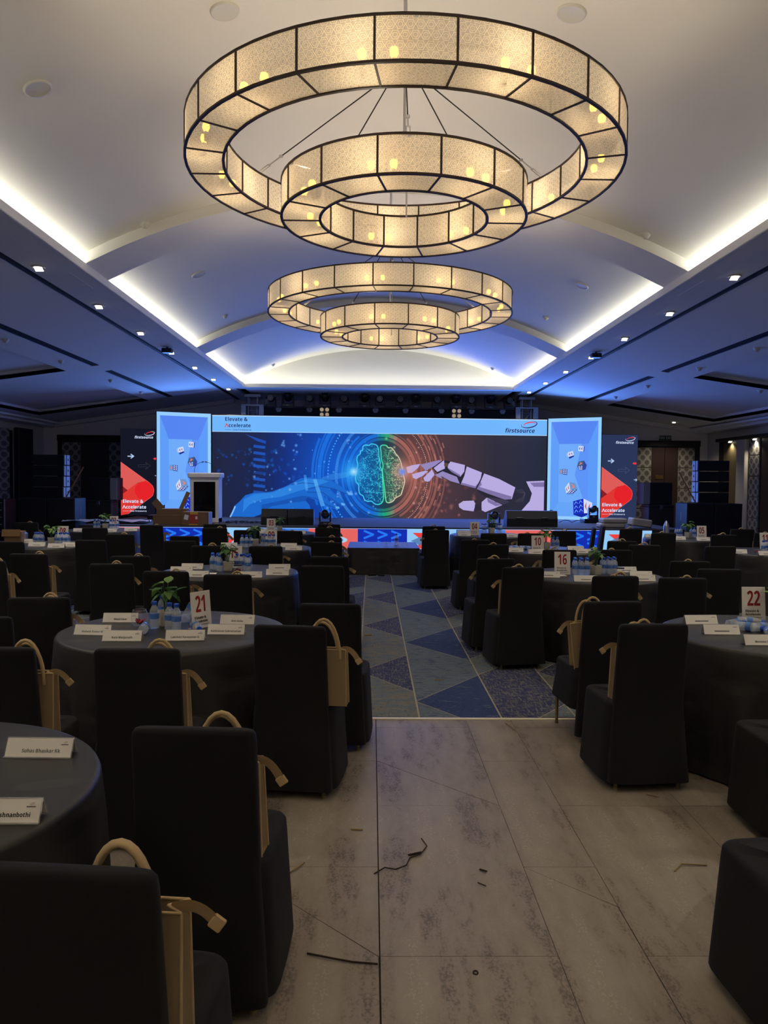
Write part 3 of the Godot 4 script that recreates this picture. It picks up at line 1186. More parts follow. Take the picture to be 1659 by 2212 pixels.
	st.cyl(Vector3(0.02, y_in + 0.03, 0.0), Vector3(0.02, y_in + h + 0.1, 0.0), 0.006, 8)
	part("stem", st.mesh(), M.steel, c)
	var hb := MB.new()
	hb.lathe([Vector2(0.0, 0.06), Vector2(0.075, 0.05), Vector2(0.09, 0.0), Vector2(0.06, -0.06), Vector2(0.0, -0.07)], 20, Vector3(0, hub, 0))
	part("hub", hb.mesh(), M.steel, c)
	part("rod", bar(Vector3(0, hub, 0), Vector3(0, 5.47, 0), 0.014, 10), M.steel, c)
	part("ceiling_rose", bar(Vector3(0, 5.45, 0), Vector3(0, 5.52, 0), 0.16, 20), M.ceiling_paint, c)


# ---------------------------------------------------------------- small ceiling fixtures
func build_fixtures() -> void:
	# adjustable downlights along both soffits
	var hm := MB.new()
	hm.cbox(Vector3.ZERO, Vector3(0.11, 0.05, 0.11), 0.008)
	var ring := MB.new()
	ring.lathe([Vector2(0.062, 0.0), Vector2(0.085, -0.002), Vector2(0.088, -0.010), Vector2(0.066, -0.014), Vector2(0.060, 0.0)], 20)
	var head_mesh := hm.mesh()
	var ring_m := ring.mesh()
	var face := one_box(Vector3.ZERO, Vector3(0.10, 0.006, 0.10))
	var spots := []
	for s in [-1.0, 1.0]:
		for k in 11:
			spots.append([Vector3(XC + s * 4.42, LIP, -22.72 + 2.14 * k), "%s ceiling downlight from the stage in the row beside the vault, %s side" % [ORDINALS[k], "lectern" if s < 0 else "fire exit"], 3.0])
	spots.append([Vector3(XC + 9.6, slope_y(9.6) + 0.02, -24.9), "ceiling downlight near the fire exit sign", 3.0])
	spots.append([Vector3(XC + 11.03, 3.0, -24.0), "small ceiling downlight above the gold wall panel", 1.2])
	spots.append([Vector3(XC + 11.03, 3.0, -22.45), "small ceiling downlight above the scallop column", 1.2])
	for q in spots:
		var d := thing("downlight", q[1], "downlight", q[0], 0, "ceiling downlights")
		part("ring", ring_m, M.ceiling_paint, d)
		var tilt := Basis(Vector3.RIGHT, -0.55)
		part("head", head_mesh, M.steel, d, Transform3D(tilt, Vector3(0, 0.004, 0)))
		part("light_face", face, M.downlight_face, d, Transform3D(tilt, tilt * Vector3(0, -0.029, 0) + Vector3(0, 0.004, 0)))
		var l := SpotLight3D.new()
		l.name = "downlight_beam"
		d.add_child(l)
		l.position = Vector3(0, -0.05, 0.0)
		l.rotation = Vector3(-PI / 2, 0, 0)
		l.light_color = Color(1.0, 0.945, 0.84)
		l.light_energy = q[2]
		l.light_size = 0.04
		l.spot_angle = 62.0
		l.spot_angle_attenuation = 0.8
		l.spot_range = 12.0
		l.spot_attenuation = 2.0
		l.shadow_enabled = true
	# round speaker grilles in the vault
	var gm := MB.new()
	gm.lathe([Vector2(0, -0.012), Vector2(0.095, -0.012), Vector2(0.10, -0.020), Vector2(0.115, -0.018), Vector2(0.12, 0.0)], 28)
	var grille := gm.mesh()
	for p in [Vector2(-2.85, -6.68), Vector2(-2.82, -12.6), Vector2(3.42, -12.7), Vector2(-1.2, -6.3), Vector2(1.56, -6.25)]:
		var rx: float = p.x - XC
		var o := solo("ceiling_speaker", grille, M.white_plastic, "round flush speaker grille in the white vault", "ceiling speaker", Vector3(p.x, arc_y(rx), p.y), 0, "round grilles in the vault")
		o.rotation.z = -asin(rx / CR)
	# smoke detectors
	var dm := MB.new()
	dm.lathe([Vector2(0.0, -0.075), Vector2(0.03, -0.072), Vector2(0.036, -0.05), Vector2(0.05, -0.045), Vector2(0.055, -0.02), Vector2(0.065, -0.018), Vector2(0.065, 0.0)], 20)
	var det := dm.mesh()
	for p in [Vector2(-2.93, -10.02), Vector2(3.5, -9.95), Vector2(-2.95, -15.5), Vector2(3.4, -15.2), Vector2(-2.85, -22.2), Vector2(3.42, -22.0)]:
		var rx: float = p.x - XC
		solo("smoke_detector", det, M.white_plastic, "small white smoke detector on the vault", "smoke detector", Vector3(p.x, arc_y(rx) + 0.012, p.y), 0, "smoke detectors on the vault")
	# little detectors and heads on the sloping side ceilings
	for p in [Vector2(6.6, -13.6), Vector2(6.6, -16.0), Vector2(6.6, -19.0), Vector2(6.6, -21.5), Vector2(8.6, -17.4)]:
		for s in [-1.0, 1.0]:
			solo("sprinkler", det, M.white_plastic, "small sprinkler head on the sloping side ceiling, %s side" % ("lectern" if s < 0 else "fire exit"), "sprinkler", Vector3(XC + s * p.x, slope_y(p.x) + 0.01, p.y), 0, "sprinkler heads on the side ceilings")
	# black sensor boxes hung beside the downlights
	for s in [-1.0, 1.0]:
		var b := thing("ceiling_camera", "small black box camera hung under the soffit, %s side" % ("lectern" if s < 0 else "fire exit"), "camera", Vector3(XC + s * 4.36, LIP, -15.75))
		part("body", one_box(Vector3(0, -0.07, 0), Vector3(0.20, 0.09, 0.16), 0.012), M.black_plastic, b)
		part("mount", bar(Vector3(0, -0.03, 0), Vector3(0, 0.0, 0), 0.02, 10), M.black_metal, b)
		part("lens", bar(Vector3(0.03, -0.07, 0.08), Vector3(0.03, -0.07, 0.105), 0.025, 14), M.lens_glass, b)


# ---------------------------------------------------------------- pictures shown on the LED walls
# points of the main picture are given in its own units: 726 wide, 218 high
func scaled(pts: Array, k: float, org := Vector2.ZERO) -> PackedVector2Array:
	var out := PackedVector2Array()
	for i in range(0, pts.size(), 2):
		out.append((Vector2(pts[i], pts[i + 1]) - org) * k)
	return out


func hue_at(x: float) -> Color:
	# blue on the human side, green in the middle, copper on the machine side
	if x < 345.0: return rgb8(22, 118, 232)
	if x < 372.0: return rgb8(22, 118, 232).lerp(rgb8(24, 190, 120), (x - 345.0) / 27.0)
	if x < 396.0: return rgb8(24, 190, 120).lerp(rgb8(176, 138, 118), (x - 372.0) / 24.0)
	return rgb8(178, 108, 96)


func main_picture() -> ImageTexture:
	var k := 2.82
	var w := 2048
	var h := 615
	var im := Image.create(w, h, false, Image.FORMAT_RGBA8)
	var stops := [[0, rgb8(26, 30, 58)], [90, rgb8(18, 30, 74)], [170, rgb8(10, 50, 140)], [250, rgb8(8, 70, 176)], [330, rgb8(12, 66, 150)], [372, rgb8(30, 62, 74)], [420, rgb8(92, 60, 58)], [520, rgb8(72, 52, 58)], [610, rgb8(44, 40, 52)], [726, rgb8(34, 38, 54)]]
	for x in w:
		var u := x / k
		var c: Color = stops[-1][1]
		for i in stops.size() - 1:
			if u >= stops[i][0] and u < stops[i + 1][0]:
				c = stops[i][1].lerp(stops[i + 1][1], (u - stops[i][0]) / (stops[i + 1][0] - stops[i][0]))
		im.fill_rect(Rect2i(x, 0, 1, h), c)
	var r := RandomNumberGenerator.new()
	r.seed = 77
	var C := Vector2(364, 124) * k
	# soft lights of the two cities behind
	for i in 70:
		var p := Vector2(r.randf_range(10, 190), r.randf_range(70, 150)) * k
		glow(im, p, r.randi_range(5, 16), Color(rgb8(20, r.randf_range(80, 150), 235), r.randf_range(0.25, 0.75)), 1.2)
	for i in 90:
		var p := Vector2(r.randf_range(440, 600), r.randf_range(130, 212)) * k
		glow(im, p, r.randi_range(6, 22), Color(rgb8(205, r.randf_range(100, 140), 112), r.randf_range(0.12, 0.5)), 1.2)
	glow(im, Vector2(270, 110) * k, 330, rgb8(12, 110, 240, 0.55), 1.3)
	glow(im, Vector2(430, 120) * k, 240, rgb8(196, 112, 96, 0.55), 1.3)
	# ladder of bars at the human side
	for i in 9:
		var y := 62.0 + i * 14.0
		fill_poly(im, scaled([88, y, 113, y + 3, 112, y + 9, 87, y + 6], k), rgb8(26, 96, 214, 0.75 if i != 4 else 0.4))
	fill_poly(im, scaled([70, 40, 114, 54, 114, 60, 96, 55], k), rgb8(24, 92, 214, 0.7))
	# rings round the brain
	var bands := [[74, 80, 0.0, TAU, 0.55], [82, 90, 0.0, TAU, 0.85], [93, 95, 0.3, 6.1, 0.5], [98, 103, 2.2, 4.1, 0.8], [98, 103, -0.9, 1.1, 0.6], [112, 119, 1.0, 5.4, 0.22], [124, 128, -1.0, 1.0, 0.75], [131, 133, -1.1, 1.1, 0.5], [137, 143, -0.9, 0.95, 0.6], [150, 152, -0.8, 0.8, 0.4], [146, 150, 2.3, 4.0, 0.65], [153, 163, 2.35, 3.95, 0.8], [165, 169, 2.5, 3.8, 0.7], [172, 178, 2.75, 3.6, 0.7], [158, 162, -0.7, 0.7, 0.45]]
	for b in bands:
		var a: float = b[2]
		while a < b[3] - 0.001:
			var e := minf(a + 0.12, b[3])
			var mid: Vector2 = C / k + Vector2(cos((a + e) / 2), sin((a + e) / 2)) * b[0]
			arc_band(im, C, Vector2(b[0] * 0.86, b[0]) * k, Vector2(b[1] * 0.86, b[1]) * k, a, e, Color(hue_at(mid.x), b[4]))
			a = e
	for i in 110:                               # fine graduations
		var a := 1.75 + i * 0.026
		arc_band(im, C, Vector2(112 * 0.86, 112) * k, Vector2(119 * 0.86, 119) * k, a, a + 0.013, rgb8(90, 170, 250, 0.75))
	for i in 40:
		var a := 2.2 + i * 0.05
		disc(im, C + Vector2(cos(a) * 136 * 0.86, sin(a) * 136) * k, 4.5, rgb8(70, 160, 250))
	for i in 60:
		var a := -1.1 + i * 0.037
		disc(im, C + Vector2(cos(a) * 116 * 0.86, sin(a) * 116) * k, 2.6, rgb8(230, 190, 176))
	for i in 40:
		var a := -1.0 + i * 0.05 + r.randf() * 0.03
		var q := r.randf_range(108, 170)
		arc_band(im, C, Vector2(q * 0.86, q) * k, Vector2((q + 3) * 0.86, q + 3) * k, a, a + r.randf_range(0.02, 0.1), rgb8(206, 130, 112, 0.6))
	# brain: two lobes of circuit lines
	var org := Vector2(640 - 457, 920 - 898.5)
	var lobe := func(a: Array) -> PackedVector2Array:
		var o := PackedVector2Array()
		for i in range(0, a.size(), 2):
			o.append((Vector2(a[i], a[i + 1]) / 6.38 + org) * k)
		return smooth_closed(o, 3)
	var la: PackedVector2Array = lobe.call([1030, 232, 1080, 250, 1105, 310, 1110, 400, 1130, 480, 1125, 530, 1160, 620, 1165, 760, 1175, 860, 1180, 960, 1165, 1030, 1120, 1065, 1060, 1060, 1010, 1020, 960, 1025, 915, 1000, 895, 950, 850, 920, 835, 860, 835, 800, 800, 760, 790, 700, 800, 600, 820, 520, 805, 460, 815, 400, 850, 370, 855, 330, 885, 315, 890, 265, 930, 245, 970, 250, 1000, 232])
	var lb: PackedVector2Array = lobe.call([1130, 270, 1160, 245, 1210, 250, 1240, 280, 1280, 280, 1320, 320, 1340, 360, 1370, 390, 1400, 440, 1420, 500, 1440, 580, 1450, 650, 1470, 720, 1465, 780, 1440, 870, 1420, 930, 1370, 960, 1340, 980, 1310, 1020, 1260, 1040, 1220, 1030, 1205, 960, 1195, 860, 1175, 720, 1160, 600, 1170, 520, 1145, 440, 1140, 350])
	glow(im, C, 190, rgb8(30, 200, 190, 0.25), 1.0)
	fill_poly(im, la, rgb8(8, 92, 150, 0.55))
	fill_poly(im, lb, rgb8(60, 96, 80, 0.55))
	var ink := func(x: float) -> Color:
		var u := x / k
		if u < 352: return rgb8(70, 214, 246)
		if u < 368: return rgb8(70, 214, 246).lerp(rgb8(70, 240, 170), (u - 352) / 16.0)
		if u < 384: return rgb8(70, 240, 170).lerp(rgb8(226, 224, 178), (u - 368) / 16.0)
		return rgb8(230, 214, 180)
	for side in 2:
		var lo: PackedVector2Array = [la, lb][side]
		for i in 420:
			var p := Vector2(r.randf_range(300, 420), r.randf_range(55, 192)) * k
			if not Geometry2D.is_point_in_polygon(p, lo): continue
			var q := PackedVector2Array([p])
			var dirs := [Vector2(1, 0), Vector2(0, 1), Vector2(0.7, 0.7), Vector2(0.7, -0.7)]
			var d: Vector2 = dirs[r.randi() % 4]
			for s in 3:
				var nx := q[-1] + d * r.randf_range(8, 26)
				if not Geometry2D.is_point_in_polygon(nx, lo): break
				q.append(nx)
				d = dirs[r.randi() % 4]
			if q.size() > 1:
				stroke(im, q, 1.7, Color(ink.call(p.x), 0.6))
				disc(im, q[-1], 2.6, Color(ink.call(p.x), 0.9))
		for pass_ in [[9.0, 0.28], [4.2, 1.0]]:
			for i in lo.size():
				stroke(im, PackedVector2Array([lo[i], lo[(i + 1) % lo.size()]]), pass_[0], Color(ink.call(lo[i].x), pass_[1]))
	# the human hand
	var ho := Vector2(57.0, 98.5)
	var hand := func(a: Array) -> PackedVector2Array:
		var o := PackedVector2Array()
		for i in range(0, a.size(), 2):
			o.append((Vector2(a[i], a[i + 1]) / 3.456 - ho) * k)
		return o
	var palm: PackedVector2Array = hand.call([330, 1090, 360, 1010, 400, 975, 440, 930, 500, 912, 570, 910, 640, 900, 720, 870, 790, 835, 850, 800, 920, 793, 1000, 798, 1060, 810, 1110, 832, 1180, 882, 1236, 905, 1238, 927, 1205, 928, 1150, 898, 1090, 875, 1050, 866, 1085, 900, 1145, 950, 1182, 985, 1180, 1006, 1150, 1006, 1090, 970, 1040, 932, 1000, 922, 1060, 970, 1132, 1008, 1142, 1026, 1110, 1031, 1040, 1002, 960, 962, 900, 942, 885, 965, 915, 1000, 922, 1032, 880, 1038, 780, 1036, 700, 1038, 600, 1042, 560, 1070, 500, 1092])
	fill_poly(im, palm, rgb8(22, 104, 206))
	fill_poly(im, hand.call([430, 960, 500, 922, 640, 908, 790, 845, 900, 805, 1010, 806, 1060, 825, 950, 860, 820, 900, 700, 940, 560, 960, 470, 1000, 420, 1060]), rgb8(48, 138, 230, 0.75))
	fill_poly(im, hand.call([560, 1000, 700, 970, 860, 930, 900, 945, 885, 970, 780, 985, 640, 1010, 560, 1050]), rgb8(12, 74, 170, 0.7))
	for ln in [[900, 880, 1000, 860, 1100, 880, 1190, 915], [900, 905, 1010, 905, 1090, 960, 1150, 1000], [880, 935, 960, 950, 1050, 1000, 1110, 1020], [780, 850, 860, 835, 950, 840]]:
		stroke(im, hand.call(ln), 5.0, rgb8(10, 62, 150, 0.6))
	for tip in [[1195, 900, 1236, 908, 1236, 925, 1205, 922], [1150, 980, 1180, 988, 1176, 1004, 1152, 998], [1105, 1008, 1138, 1012, 1138, 1026, 1112, 1026]]:
		fill_poly(im, hand.call(tip), rgb8(120, 190, 250, 0.8))
	fill_poly(im, hand.call([1000, 800, 1060, 770, 1180, 752, 1236, 742, 1240, 760, 1190, 790, 1080, 812]), rgb8(60, 140, 226, 0.55))
	stroke(im, hand.call([330, 1090, 350, 1050, 365, 1015]), 9.0, rgb8(130, 190, 255))
	fill_poly(im, hand.call([870, 775, 890, 775, 905, 890, 885, 895]), rgb8(90, 180, 255, 0.5))
	fill_poly(im, hand.call([940, 810, 965, 805, 1030, 1005, 1000, 1010]), rgb8(110, 195, 255, 0.55))
	# the robot's hand
	var ro := Vector2(-343.0, 98.5)
	var bot := func(a: Array) -> PackedVector2Array:
		var o := PackedVector2Array()
		for i in range(0, a.size(), 2):
			o.append((Vector2(a[i], a[i + 1]) / 3.456 - ro) * k)
		return o
	var lav := rgb8(186, 172, 226)
	var lav2 := rgb8(150, 136, 190)
	var drk := rgb8(38, 34, 46)
	fill_poly(im, bot.call([440, 700, 540, 655, 590, 665, 720, 700, 850, 750, 1090, 860, 1060, 950, 990, 990, 860, 930, 780, 870, 640, 830, 560, 800, 500, 770]), drk)
	for sh in [[[255, 710, 300, 695, 360, 685, 345, 715, 300, 752, 265, 755], lav], [[300, 762, 400, 735, 418, 740, 385, 772, 330, 800, 305, 790], lav], [[385, 790, 450, 725, 470, 765, 430, 817, 395, 815], lav], [[360, 690, 500, 655, 522, 660, 470, 700, 400, 735], lav2], [[462, 715, 540, 655, 548, 718, 490, 745], lav], [[470, 770, 530, 738, 640, 780, 662, 832, 590, 812, 520, 775], lav2], [[570, 690, 590, 665, 700, 690, 695, 740, 665, 780, 600, 745, 570, 715], lav], [[712, 700, 830, 745, 820, 800, 780, 865, 665, 835, 692, 770], lav], [[842, 750, 960, 792, 1088, 856, 1062, 945, 1010, 950, 870, 902, 790, 870, 822, 800], lav], [[830, 970, 870, 935, 990, 990, 920, 1020, 860, 1045, 830, 1030], lav], [[655, 985, 690, 962, 770, 958, 785, 985, 770, 1040, 690, 1030, 660, 1010], lav], [[1170, 810, 1310, 803, 1310, 1062, 1120, 1052, 1200, 960, 1216, 900], lav], [[470, 765, 510, 760, 530, 795, 500, 785], lav2]]:
		fill_poly(im, bot.call(sh[0]), sh[1])
	for sh in [[665, 820, 780, 850, 820, 810, 830, 840, 790, 868, 668, 838], [800, 850, 900, 880, 1060, 925, 1058, 946, 1010, 950, 870, 902, 790, 870], [570, 712, 665, 765, 665, 780, 600, 745], [1200, 820, 1310, 815, 1310, 850, 1230, 850], [870, 940, 985, 990, 940, 1000, 880, 970]]:
		fill_poly(im, bot.call(sh), rgb8(118, 104, 156, 0.85))
	stroke(im, bot.call([842, 752, 822, 800, 788, 868]), 7.0, drk)
	stroke(im, bot.call([710, 695, 692, 770, 664, 835]), 7.0, drk)
	disc(im, bot.call([557, 690])[0], 13, rgb8(90, 70, 60))
	fill_poly(im, bot.call([880, 930, 985, 945, 1050, 965, 1000, 985, 940, 970]), rgb8(60, 54, 74))
	fill_poly(im, bot.call([780, 985, 830, 980, 832, 1035, 778, 1040]), rgb8(46, 40, 54))
	for i in 4:
		stroke(im, bot.call([1090 + i * 8, 880 + i * 6, 1140 - i * 5, 870 + i * 8, 1165, 900, 1150 - i * 4, 960 - i * 8, 1090 + i * 6, 965 - i * 6]), 1.6, rgb8(92, 84, 92, 0.8))
	# the two points of touch, and sparks
	glow(im, Vector2(301, 118) * k, 120, rgb8(60, 190, 255, 0.95), 1.6)
	glow(im, Vector2(303, 118) * k, 34, rgb8(190, 228, 255, 1.0), 1.2)
	glow(im, Vector2(409, 117) * k, 100, rgb8(255, 170, 150, 0.8), 1.6)
	glow(im, Vector2(408, 117) * k, 34, rgb8(90, 140, 250, 1.0), 1.0)
	for i in 90:
		var p := Vector2(r.randf_range(60, 470), r.randf_range(38, 214))
		var c := hue_at(p.x).lightened(0.4)
		glow(im, p * k, r.randi_range(4, 13), Color(c, 0.9), 1.0)
	# pale band across the top
	var band := rgb8(112, 184, 255)
	im.fill_rect(Rect2i(0, 0, w, 100), band)
	im.fill_rect(Rect2i(0, 0, w, 5), rgb8(196, 226, 255))
	im.fill_rect(Rect2i(0, 96, w, 4), rgb8(170, 214, 255))
	return tex(im)


func cube_face(im: Image, q: PackedVector2Array, base: Color, marks: int, ink: Color) -> void:
	fill_poly(im, q, base)
	if marks == 0: return
	var at := func(u: float, v: float) -> Vector2: return q[0].lerp(q[1], u).lerp(q[3].lerp(q[2], u), v)
	if marks == 1:      # an arrowhead
		fill_poly(im, PackedVector2Array([at.call(0.2, 0.25), at.call(0.45, 0.25), at.call(0.8, 0.5), at.call(0.45, 0.78), at.call(0.2, 0.78), at.call(0.45, 0.5)]), ink)
	elif marks == 2:    # two pointed marks
		for k in 2:
			fill_poly(im, PackedVector2Array([at.call(0.12 + 0.42 * k, 0.5), at.call(0.36 + 0.42 * k, 0.15), at.call(0.3 + 0.42 * k, 0.5), at.call(0.36 + 0.42 * k, 0.85)]), ink)
	else:               # rows of chevrons
		for j in 3:
			for k in 2:
				stroke(im, PackedVector2Array([at.call(0.12 + 0.45 * k, 0.26 + 0.3 * j), at.call(0.26 + 0.45 * k, 0.08 + 0.3 * j), at.call(0.42 + 0.45 * k, 0.24 + 0.3 * j)]), 5.0, ink)


# a pale blue box seen in depth with printed cubes floating in it
func wing_picture() -> ImageTexture:
	var w := 480
	var h := 930
	var im := Image.create(w, h, false, Image.FORMAT_RGBA8)
	im.fill(rgb8(150, 208, 255))
	var o := [Vector2(28, 32), Vector2(452, 32), Vector2(452, 900), Vector2(28, 900)]
	var b := [Vector2(104, 236), Vector2(370, 236), Vector2(370, 770), Vector2(104, 770)]
	fill_poly(im, PackedVector2Array([o[0], o[1], b[1], b[0]]), rgb8(84, 134, 244))
	fill_poly(im, PackedVector2Array([o[0], b[0], b[3], o[3]]), rgb8(94, 158, 250))
	fill_poly(im, PackedVector2Array([o[1], o[2], b[2], b[1]]), rgb8(92, 156, 252))
	fill_poly(im, PackedVector2Array([o[3], b[3], b[2], o[2]]), rgb8(102, 166, 250))
	fill_poly(im, PackedVector2Array(b), rgb8(110, 172, 252))
	fill_poly(im, PackedVector2Array([Vector2(310, 236), b[1], b[2], Vector2(340, 770), Vector2(250, 520)]), rgb8(88, 144, 250, 0.8))
	var blue := rgb8(14, 44, 150)
	var pale := rgb8(214, 222, 250)
	var rose := rgb8(226, 130, 120)
	var teal := rgb8(104, 150, 206)
	var qd := func(a: Array) -> PackedVector2Array:
		var p := PackedVector2Array()
		for i in range(0, a.size(), 2): p.append(Vector2(a[i], a[i + 1]))
		return p
	cube_face(im, qd.call([280, 255, 326, 258, 324, 306, 278, 302]), pale, 2, blue)
	fill_poly(im, qd.call([326, 258, 332, 264, 330, 310, 324, 306]), blue)
	cube_face(im, qd.call([186, 312, 230, 300, 238, 340, 192, 356]), pale, 2, rgb8(90, 60, 130))
	cube_face(im, qd.call([172, 328, 186, 312, 192, 356, 178, 350]), rgb8(180, 194, 240), 0, blue)
	fill_poly(im, qd.call([192, 356, 238, 340, 240, 352, 200, 372]), blue)
	cube_face(im, qd.call([282, 400, 330, 388, 326, 432, 272, 440]), teal.darkened(0.4), 1, rose)
	cube_face(im, qd.call([272, 440, 326, 432, 318, 476, 292, 478]), blue, 3, pale)
	fill_poly(im, qd.call([330, 388, 356, 430, 346, 470, 318, 476, 326, 432]), blue.lightened(0.12))
	cube_face(im, qd.call([110, 464, 140, 464, 140, 514, 108, 512]), teal, 1, rose)
	cube_face(im, qd.call([140, 464, 182, 468, 180, 520, 140, 514]), blue, 3, pale)
	cube_face(im, qd.call([200, 586, 256, 592, 276, 652, 214, 656]), teal, 1, rose)
	cube_face(im, qd.call([164, 638, 200, 586, 214, 656, 178, 690]), pale, 2, rgb8(150, 80, 120))
	cube_face(im, qd.call([214, 656, 276, 652, 236, 694, 178, 694]), blue, 3, pale)
	cube_face(im, qd.call([240, 760, 332, 734, 340, 868, 246, 884]), rgb8(16, 40, 190), 3, rgb8(120, 176, 255))
	cube_face(im, qd.call([332, 734, 410, 770, 412, 862, 340, 868]), pale, 2, rgb8(190, 90, 110))
	cube_face(im, qd.call([246, 884, 340, 868, 412, 862, 320, 906]), rgb8(12, 34, 160), 0, pale)
	return tex(im)


func side_picture(bg: Color) -> ImageTexture:
	var w := 360
	var h := 848
	var im := Image.create(w, h, false, Image.FORMAT_RGBA8)
	im.fill(bg)
	var qd := func(a: Array) -> PackedVector2Array:
		var p := PackedVector2Array()
		for i in range(0, a.size(), 2): p.append((Vector2(a[i], a[i + 1]) - Vector2(262, 50)) * 0.542)
		return p
	fill_poly(im, qd.call([262, 645, 760, 1010, 560, 1020, 385, 1160, 262, 1060]), rgb8(236, 98, 92))
	fill_poly(im, qd.call([262, 1250, 560, 1020, 800, 1100, 760, 1310, 390, 1590, 262, 1615]), rgb8(238, 58, 52))
	fill_poly(im, qd.call([262, 1065, 385, 1160, 262, 1250, 300, 1170]), rgb8(150, 30, 38))
	disc(im, qd.call([680, 1165])[0], 92, rgb8(244, 36, 42))
	fill_poly(im, qd.call([690, 975, 800, 1040, 845, 1110, 850, 1180, 800, 1270, 690, 1350]), rgb8(244, 36, 42))
	stroke(im, qd.call([262, 645, 760, 1010, 830, 1080, 850, 1150, 830, 1250, 760, 1310, 390, 1590]), 3.0, rgb8(255, 120, 110))
	var pale := rgb8(190, 214, 255)
	for a in [[390, 540, 1.0], [870, 890, 0.6]]:
		var p: Vector2 = qd.call([a[0], a[1]])[0]
		stroke(im, PackedVector2Array([p, p + Vector2(50, 0) * a[2]]), 10.0 * a[2], pale)
		stroke(im, PackedVector2Array([p + Vector2(30, -19) * a[2], p + Vector2(56, 0) * a[2], p + Vector2(30, 19) * a[2]]), 10.0 * a[2], pale)
	var p2: Vector2 = qd.call([575, 712])[0]
	for off in [[0, -8, 60, -8], [60, -8, 50, -26], [50, -26, 84, 0], [84, 0, 50, 26], [50, 26, 60, 8], [60, 8, 0, 8], [0, 8, 0, -8]]:
		stroke(im, PackedVector2Array([p2 + Vector2(off[0], off[1]) * 1.38, p2 + Vector2(off[2], off[3]) * 1.38]), 2.0, bg.lightened(0.25))
	fill_poly(im, qd.call([835, 582, 860, 562, 910, 562, 910, 602, 860, 602]), rgb8(240, 60, 60))
	return tex(im)


func front_picture() -> ImageTexture:
	var pw := 180
	var h := 80
	var n := 11
	var im := Image.create(pw * n, h, false, Image.FORMAT_RGBA8)
	for i in n:
		var x := i * pw
		var kind := i % 4          # 0 coral, 1 chevrons, 2 pale with arrow, 3 plain blue
		var r := Rect2i(x, 0, pw, h)
		if kind == 0:
			im.fill_rect(r, rgb8(238, 104, 98))
			disc(im, Vector2(x + 108, 46), 34, rgb8(180, 214, 240), 13)
			disc(im, Vector2(x + 104, 46), 24, rgb8(90, 160, 220), 9)
		elif kind == 1:
			im.fill_rect(r, rgb8(10, 44, 182))
			for j in 2:
				for q in 3:
					var c := Vector2(x + 46 + 50 * q, 24 + 42 * j)
					stroke(im, PackedVector2Array([c + Vector2(-22, -14), c + Vector2(10, 0), c + Vector2(-22, 14)]), 8.0, rgb8(36, 124, 250))
		elif kind == 2:
			im.fill_rect(r, rgb8(150, 208, 255))
			fill_poly(im, PackedVector2Array([Vector2(x + 20, 16), Vector2(x + 60, 16), Vector2(x + 92, 46), Vector2(x + 62, 78), Vector2(x + 30, 78), Vector2(x + 56, 46)]), rgb8(244, 66, 62))
			fill_poly(im, PackedVector2Array([Vector2(x + 14, 48), Vector2(x + 56, 28), Vector2(x + 78, 44), Vector2(x + 50, 66)]), rgb8(80, 120, 170, 0.8))
		else:
			im.fill_rect(r, rgb8(34, 92, 196))
			fill_poly(im, PackedVector2Array([Vector2(x + 90, 0), Vector2(x + 180, 0), Vector2(x + 180, 80)]), rgb8(60, 130, 226))
		im.fill_rect(Rect2i(x, 0, pw, 2), rgb8(170, 205, 255))
	return tex(im)


# the swoosh emblem over a company name: a slanted double loop
func swoosh(w: float, flip := false) -> Array:
	var out := []
	for q in [[0.50, 0.20, 0.055, 2.6, 7.6], [0.36, 0.11, 0.06, 5.6, 10.2]]:
		var mb := MB.new()
		var poly := PackedVector2Array()
		var inner := PackedVector2Array()
		for i in 25:
			var f := i / 24.0
			var a := lerpf(q[3], q[4], f)
			var t: float = q[2] * sin(PI * clampf(f, 0.02, 0.98))
			var d := Vector2(cos(a), sin(a))
			poly.append((d * Vector2(q[0] + t * 0.6, q[1] + t * 0.6)).rotated(0.16) * w)
			inner.append((d * Vector2(q[0] - t * 0.6, q[1] - t * 0.6)).rotated(0.16) * w)
		for i in 24:
			mb.quad(Vector3(poly[i].x, poly[i].y, 0.001), Vector3(poly[i + 1].x, poly[i + 1].y, 0.001), Vector3(inner[i + 1].x, inner[i + 1].y, 0.001), Vector3(inner[i].x, inner[i].y, 0.001))
		out.append(mb.mesh())
	return out


func title_lines(parent: Node, at: Vector3, cap: float, ink: Material, accent: Material) -> void:
	var put := func(s: String, x: float, y: float, h: float, m: Material, bold: bool) -> void:
		part("lettering", type_mesh(s, h, bold, 1.0, 0.0, 0.002, HORIZONTAL_ALIGNMENT_LEFT), m, parent, Transform3D(Basis(), at + Vector3(x, y, 0)))
	put.call("Elevate &", 0.0, 0.0, cap, ink, true)
	put.call("ccelerate", cap * 1.02, -cap * 1.75, cap, ink, true)
	var am := MB.new()
	for s in [-1.0, 1.0]:
		am.box(Vector3(cap * 0.5 + s * cap * 0.22, -cap * 1.75, 0.001), Vector3(cap * 0.22, cap * 1.1, 0.002), Basis(Vector3.BACK, s * 0.42))
	part("lettering", am.mesh(), accent, parent, Transform3D(Basis(), at))
	put.call("One Firstsource", cap * 2.2, -cap * 2.95, cap * 0.52, ink, false)
	part("rule", one_box(at + Vector3(cap * 1.0, -cap * 2.95, 0.001), Vector3(cap * 1.9, cap * 0.07, 0.002)), ink, parent)


